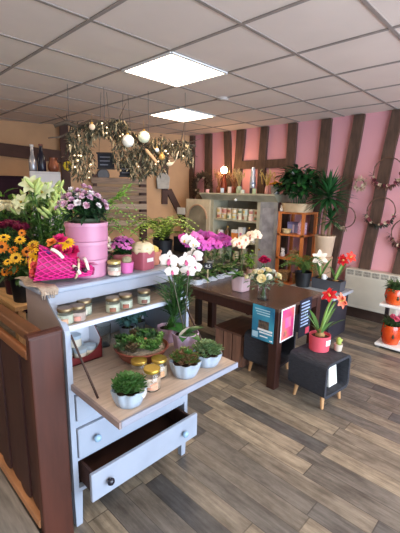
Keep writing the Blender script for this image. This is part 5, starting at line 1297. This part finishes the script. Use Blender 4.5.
# white cupboard with things on its top
q0 = at(45, 172, x=-4.55)
t = thing('white_cupboard', 'tall pale grey white cupboard behind the lilies', 'cupboard', (q0.x, q0.y, 0), wz); hC = q0.z
cw = M((206, 200, 196), .5, .06)
MB().box((-.17, -.16, 0), (.17, .16, hC)).build('body', cw, t, bevel=.006); fs_ = 1 if Vector((-math.sin(wz), math.cos(wz), 0)).dot(WN) > 0 else -1
d = MB().box((-.155, .161*fs_ if fs_ > 0 else -.172, .06), (.155, .172 if fs_ > 0 else -.161, hC-.03)).build('door', M((216, 210, 206), .5, .05), t)
MB().ball((.12, .182*fs_, hC*.6), .014, seg=8, rings=6).build('knob', black, d)
def on_cup(px, dx): 
    v = at(px, 172, z=hC); e = Vector((math.cos(wz), math.sin(wz), 0)); return e
e = Vector((math.cos(wz), math.sin(wz), 0))
b0 = Vector((q0.x, q0.y, hC+.0005))
bottle('bottle', 'tall silver grey bottle on the left of the pale cupboard top', tuple(b0+e*.13), [(.04, 0), (.045, .01), (.045, .13), (.02, .2), (.018, .3), (0, .305)], M((176, 176, 182), .2, .1, metal=.5), white)
bottle('bottle', 'dark wine bottle in the middle of the pale cupboard top', tuple(b0+e*.03), [(.045, 0), (.05, .01), (.05, .17), (.024, .23), (.022, .31), (0, .315)], M((30, 30, 46), .2, .2), M((120, 70, 60), .4, .1))
bottle('jug', 'round copper brown jug on the right of the pale cupboard top', tuple(b0-e*.1), [(.045, 0), (.065, .03), (.07, .08), (.045, .14), (.05, .17), (.042, .17), (0, .1)], M((140, 84, 60), .3, .2, metal=.4), None, 'jug')
t = thing('dark_cabinet', 'dark brown tall cabinet at the far left behind the cream roses', 'cabinet', (*at(6, 176, x=-4.75).xy, 0), wz); hD = at(6, 176, x=-4.75).z
MB().box((-.22, -.15, 0), (.58, .15, hD)).build('body', M((38, 20, 28), .85, .2, spec=.15), t, bevel=.006)
for s_ in (-.21, .19): MB().box((s_, .151*fs_ if fs_ > 0 else -.162, .06), (s_+.38, .162 if fs_ > 0 else -.151, hD-.04)).build('door', M((44, 25, 32), .85, .2, spec=.15), t)
t, p_ = wthing('wall_clock', 'small round pale clock with dark rim on the ochre wall below the garland', 'clock', 103, 175, .0, None)
MB().lathe([(.09, 0), (.1, .01), (.1, .03), (.085, .035)], seg=28).build('rim', M((60, 54, 54), .4, .1), t).rotation_euler = (-PI/2*fs_, 0, 0)
c_ = MB().lathe([(.086, .028), (.085, .03), (0, .03)], seg=28).build('dial', M((206, 206, 200), .5, .05), t); c_.rotation_euler = (-PI/2*fs_, 0, 0)
hd_ = MB(); hd_.box((-.004, .0, .031), (.004, .06, .033)); hd_.build('minute_hand', black, t).rotation_euler = (-PI/2*fs_, 0, 0)
MB().box((-.03, -.004, .033), (.005, .004, .035)).build('hour_hand', black, t).rotation_euler = (-PI/2*fs_, 0, 0)
t, p_ = wthing('yellow_ornament', 'round yellow flower ornament fixed on the dark post of the left wall', 'ornament', 68, 166, .125, None)
for k in range(9):
    a_ = k*PI*2/9; MB().ball((.05*math.cos(a_), .005*fs_, .05*math.sin(a_)), .024, (1, .5, 1), 8, 5).build('petal', M((226, 200, 50), .5, .1), t, smooth=True)
MB().ball((0, .012*fs_, 0), .035, (1, .6, 1), 10, 6).build('centre', M((206, 160, 30), .5, .1), t, smooth=True)
t, p_ = wthing('hanging_pouch', 'pale grey cloth pouch hanging on the ochre wall between the dark timbers', 'pouch', 163, 181, .1, None)
MB().prism([(-.10, -.13), (.10, -.13), (.12, .06), (.06, .13), (-.06, .13), (-.12, .06)], -.02, .02).build('pouch', M((170, 164, 154), .8, .1, 20), t, bevel=.01); MB().tube(bez((-.05, 0, .13), (0, -.0, .3), (.05, 0, .13), 8), .006, 5).build('cord', M((110, 90, 70), .8, .1), t)

# ================================================================== DRIFTWOOD GARLAND UNDER THE CEILING
def gp(px, py, d=3.8): 
    v = CR*((px-200)/F)+CU*((266.5-py)/F)+_f; return Vector((0, 0, H))+v.normalized()*d
o = gp(120, 135); t = thing('driftwood_garland', 'long driftwood branch garland with moss and fairy lights hanging below the ceiling', 'garland', o)
P_ = [gp(*p)-o for p in ((54, 126), (66, 122), (78, 127), (92, 122), (108, 124), (124, 131), (138, 138), (152, 149), (166, 146), (180, 143), (196, 146))]
drift = M((84, 70, 58), .85, .35, 12, bump=.5)
MB().tube(P_, [.016, .022, .026, .03, .032, .034, .032, .028, .022, .018, .012], 7).build('branch', drift, t, smooth=True)
br = MB()
for k in range(46):
    i = R(.5, 9.3); q = P_[int(i)].lerp(P_[int(i)+1], i % 1); dd = Vector((R(-.7, .7), R(-.7, .7), R(-1.1, .5))).normalized(); L = R(.1, .26)
    br.tube([q, q+dd*L*.5+Vector((R(-.03, .03), R(-.03, .03), 0)), q+dd*L], [.007, .005, .002], 5)
br.tube([gp(48, 138)-o, gp(60, 137)-o, gp(76, 130)-o], [.006, .01, .014], 6)
br.build('twigs', drift, t)
mo = [MB(), MB(), MB()]
def clump(px, py, rx, ry, n):
    for k in range(int(n*2.4)):
        u, v = R(-1, 1), R(-1, 1)
        if u*u+v*v > 1: continue
        q = gp(px+rx*u, py+ry*v, 3.8+R(-.12, .12))-o
        mo[k % 3].leaf(q, dirn(R(-1.4, .5), R(0, 6.28)), R(.035, .075), .017, .5, 2, .2)
for c in ((80, 138, 14, 14, 200), (82, 162, 12, 18, 220), (72, 155, 7, 18, 80), (96, 128, 12, 8, 120), (114, 128, 16, 10, 220), (132, 148, 14, 16, 180), (140, 163, 14, 16, 240), (155, 160, 14, 14, 200), (160, 145, 12, 9, 120), (120, 150, 8, 20, 120), (180, 148, 12, 9, 160), (188, 155, 6, 10, 60)): clump(*c)
mo[0].build('foliage', M((66, 66, 50), .8, .35, 25), t); mo[1].build('foliage', M((94, 90, 70), .8, .35, 25), t); mo[2].build('dried_flowers', M((186, 166, 130), .8, .3, 30), t)
fl_ = MB().ball((0, 0, 0), .008, seg=6, rings=4).mesh(M((255, 226, 180), .5, 0, emit=1.6), True)
for k in range(26):
    cx_, cy_, rx, ry, _ = random.choice(((80, 138, 13, 13, 0), (84, 160, 11, 18, 0), (112, 128, 15, 9, 0), (140, 158, 16, 18, 0), (158, 156, 12, 12, 0), (182, 150, 10, 9, 0)))
    inst('fairy_light', fl_, t, gp(cx_+rx*R(-1, 1), cy_+ry*R(-1, 1), 3.68)-o, None, 0, R(.6, 1.1))
for px in (72, 108, 150, 186):
    i = (px-54)/14.2; q = P_[int(i)].lerp(P_[int(i)+1], i % 1); MB().tube([q, (q.x, q.y, ZC-o.z)], .0022, 5).build('hanging_wire', M((60, 58, 58), .4, .1), t)
def bauble(label, px, py, r, mat, d=3.62):
    p_ = gp(px, py, d); t = thing('bauble', label, 'bauble', p_, 0); MB().ball((0, 0, 0), r, seg=20, rings=12).build('ball', mat, t, smooth=True)
    MB().lathe([(.012, r-.003), (.012, r+.012), (0, r+.014)], seg=10).build('cap', gold, t); MB().tube([(0, 0, r+.01), (R(-.01, .01), .0, r+.09)], .0015, 4).build('thread', gold, t)
wb_ = M((236, 232, 220), .35, .06, 20)
bauble('white paper bauble hanging in the garland, left of the large pair', 128, 141, .056, wb_); bauble('greenish white bauble hanging in the garland, right of the large pair', 144, 137, .054, M((222, 226, 196), .35, .08, 20))
bauble('small cream bauble hanging by the left clump of the garland', 92, 127, .028, M((226, 200, 170), .4, .1)); bauble('small gold bauble hanging low in the right half of the garland', 162, 157, .03, M((206, 160, 90), .35, .1, metal=.4)); bauble('small white bauble hanging below the gold ribbon of the garland', 157, 150, .02, white)
def ribbon(label, p0, p1, p2, mat, w_=.035):
    a_, b_, c_ = (gp(*p, 3.64) for p in (p0, p1, p2)); t = thing('ribbon', label, 'ribbon', a_); pts = bez((0, 0, 0), b_-a_, c_-a_, 10)
    mb = MB(); vs = []
    for k, p_ in enumerate(pts): s_ = CR*.3*w_+Vector((0, 0, 1))*w_*.5; vs += [p_-s_, p_+s_, p_+s_-_f*.004, p_-s_-_f*.004]
    n_ = len(pts); mb.add(vs, [(4*k+i, 4*k+(i+1) % 4, 4*k+4+(i+1) % 4, 4*k+4+i) for k in range(n_-1) for i in range(4)]+[(0, 3, 2, 1), (4*n_-4, 4*n_-3, 4*n_-2, 4*n_-1)])
    mb.build('band', mat, t, smooth=True); MB().ball((0, 0, 0), w_*.45, seg=8, rings=6).build('knot', mat, t, smooth=True)
ribbon('gold ribbon trailing through the right half of the garland', (146, 150), (152, 156), (157, 163), M((190, 150, 110), .5, .2), .025)
ribbon('cream ribbon at the right end of the garland', (168, 164), (176, 166), (178, 152), M((216, 196, 166), .6, .1))
def plaque(label, p0, d, rot, w_=.17, h=.11):
    c = gp(*p0, d); t = thing('slate_plaque', label, 'plaque', c, rot); sm_ = M((34, 34, 42), .6, .3, 20)
    MB().box((-w_, -.008, -h), (w_, .008, h)).build('board', sm_, t, bevel=.004)
    fm_ = MB()
    for z in (-h, h): fm_.box((-w_-.008, -.012, z-.008), (w_+.008, .012, z+.008))
    fm_.build('frame', M((54, 46, 44), .5, .2), t)
    top = ZC-c.z
    for x in (-w_*.8, w_*.8): MB().tube([(x, 0, h), (x*.4, 0, top)], .002, 4).build('cord', M((70, 60, 54), .7, .1), t)
    for k in range(3): MB().box((-w_*.7, -.0095, h*.5-k*h*.5-.006), (w_*R(.2, .7), -.0085, h*.5-k*h*.5+.006)).build('chalk_line', M((120, 120, 130), .7, .2), t)
plaque('dark slate plaque hanging below the left half of the garland', (106, 161), 3.95, .75, .085, .075); plaque('dark slate plaque hanging below the white baubles of the garland', (127, 169), 3.95, .9, .075, .075)
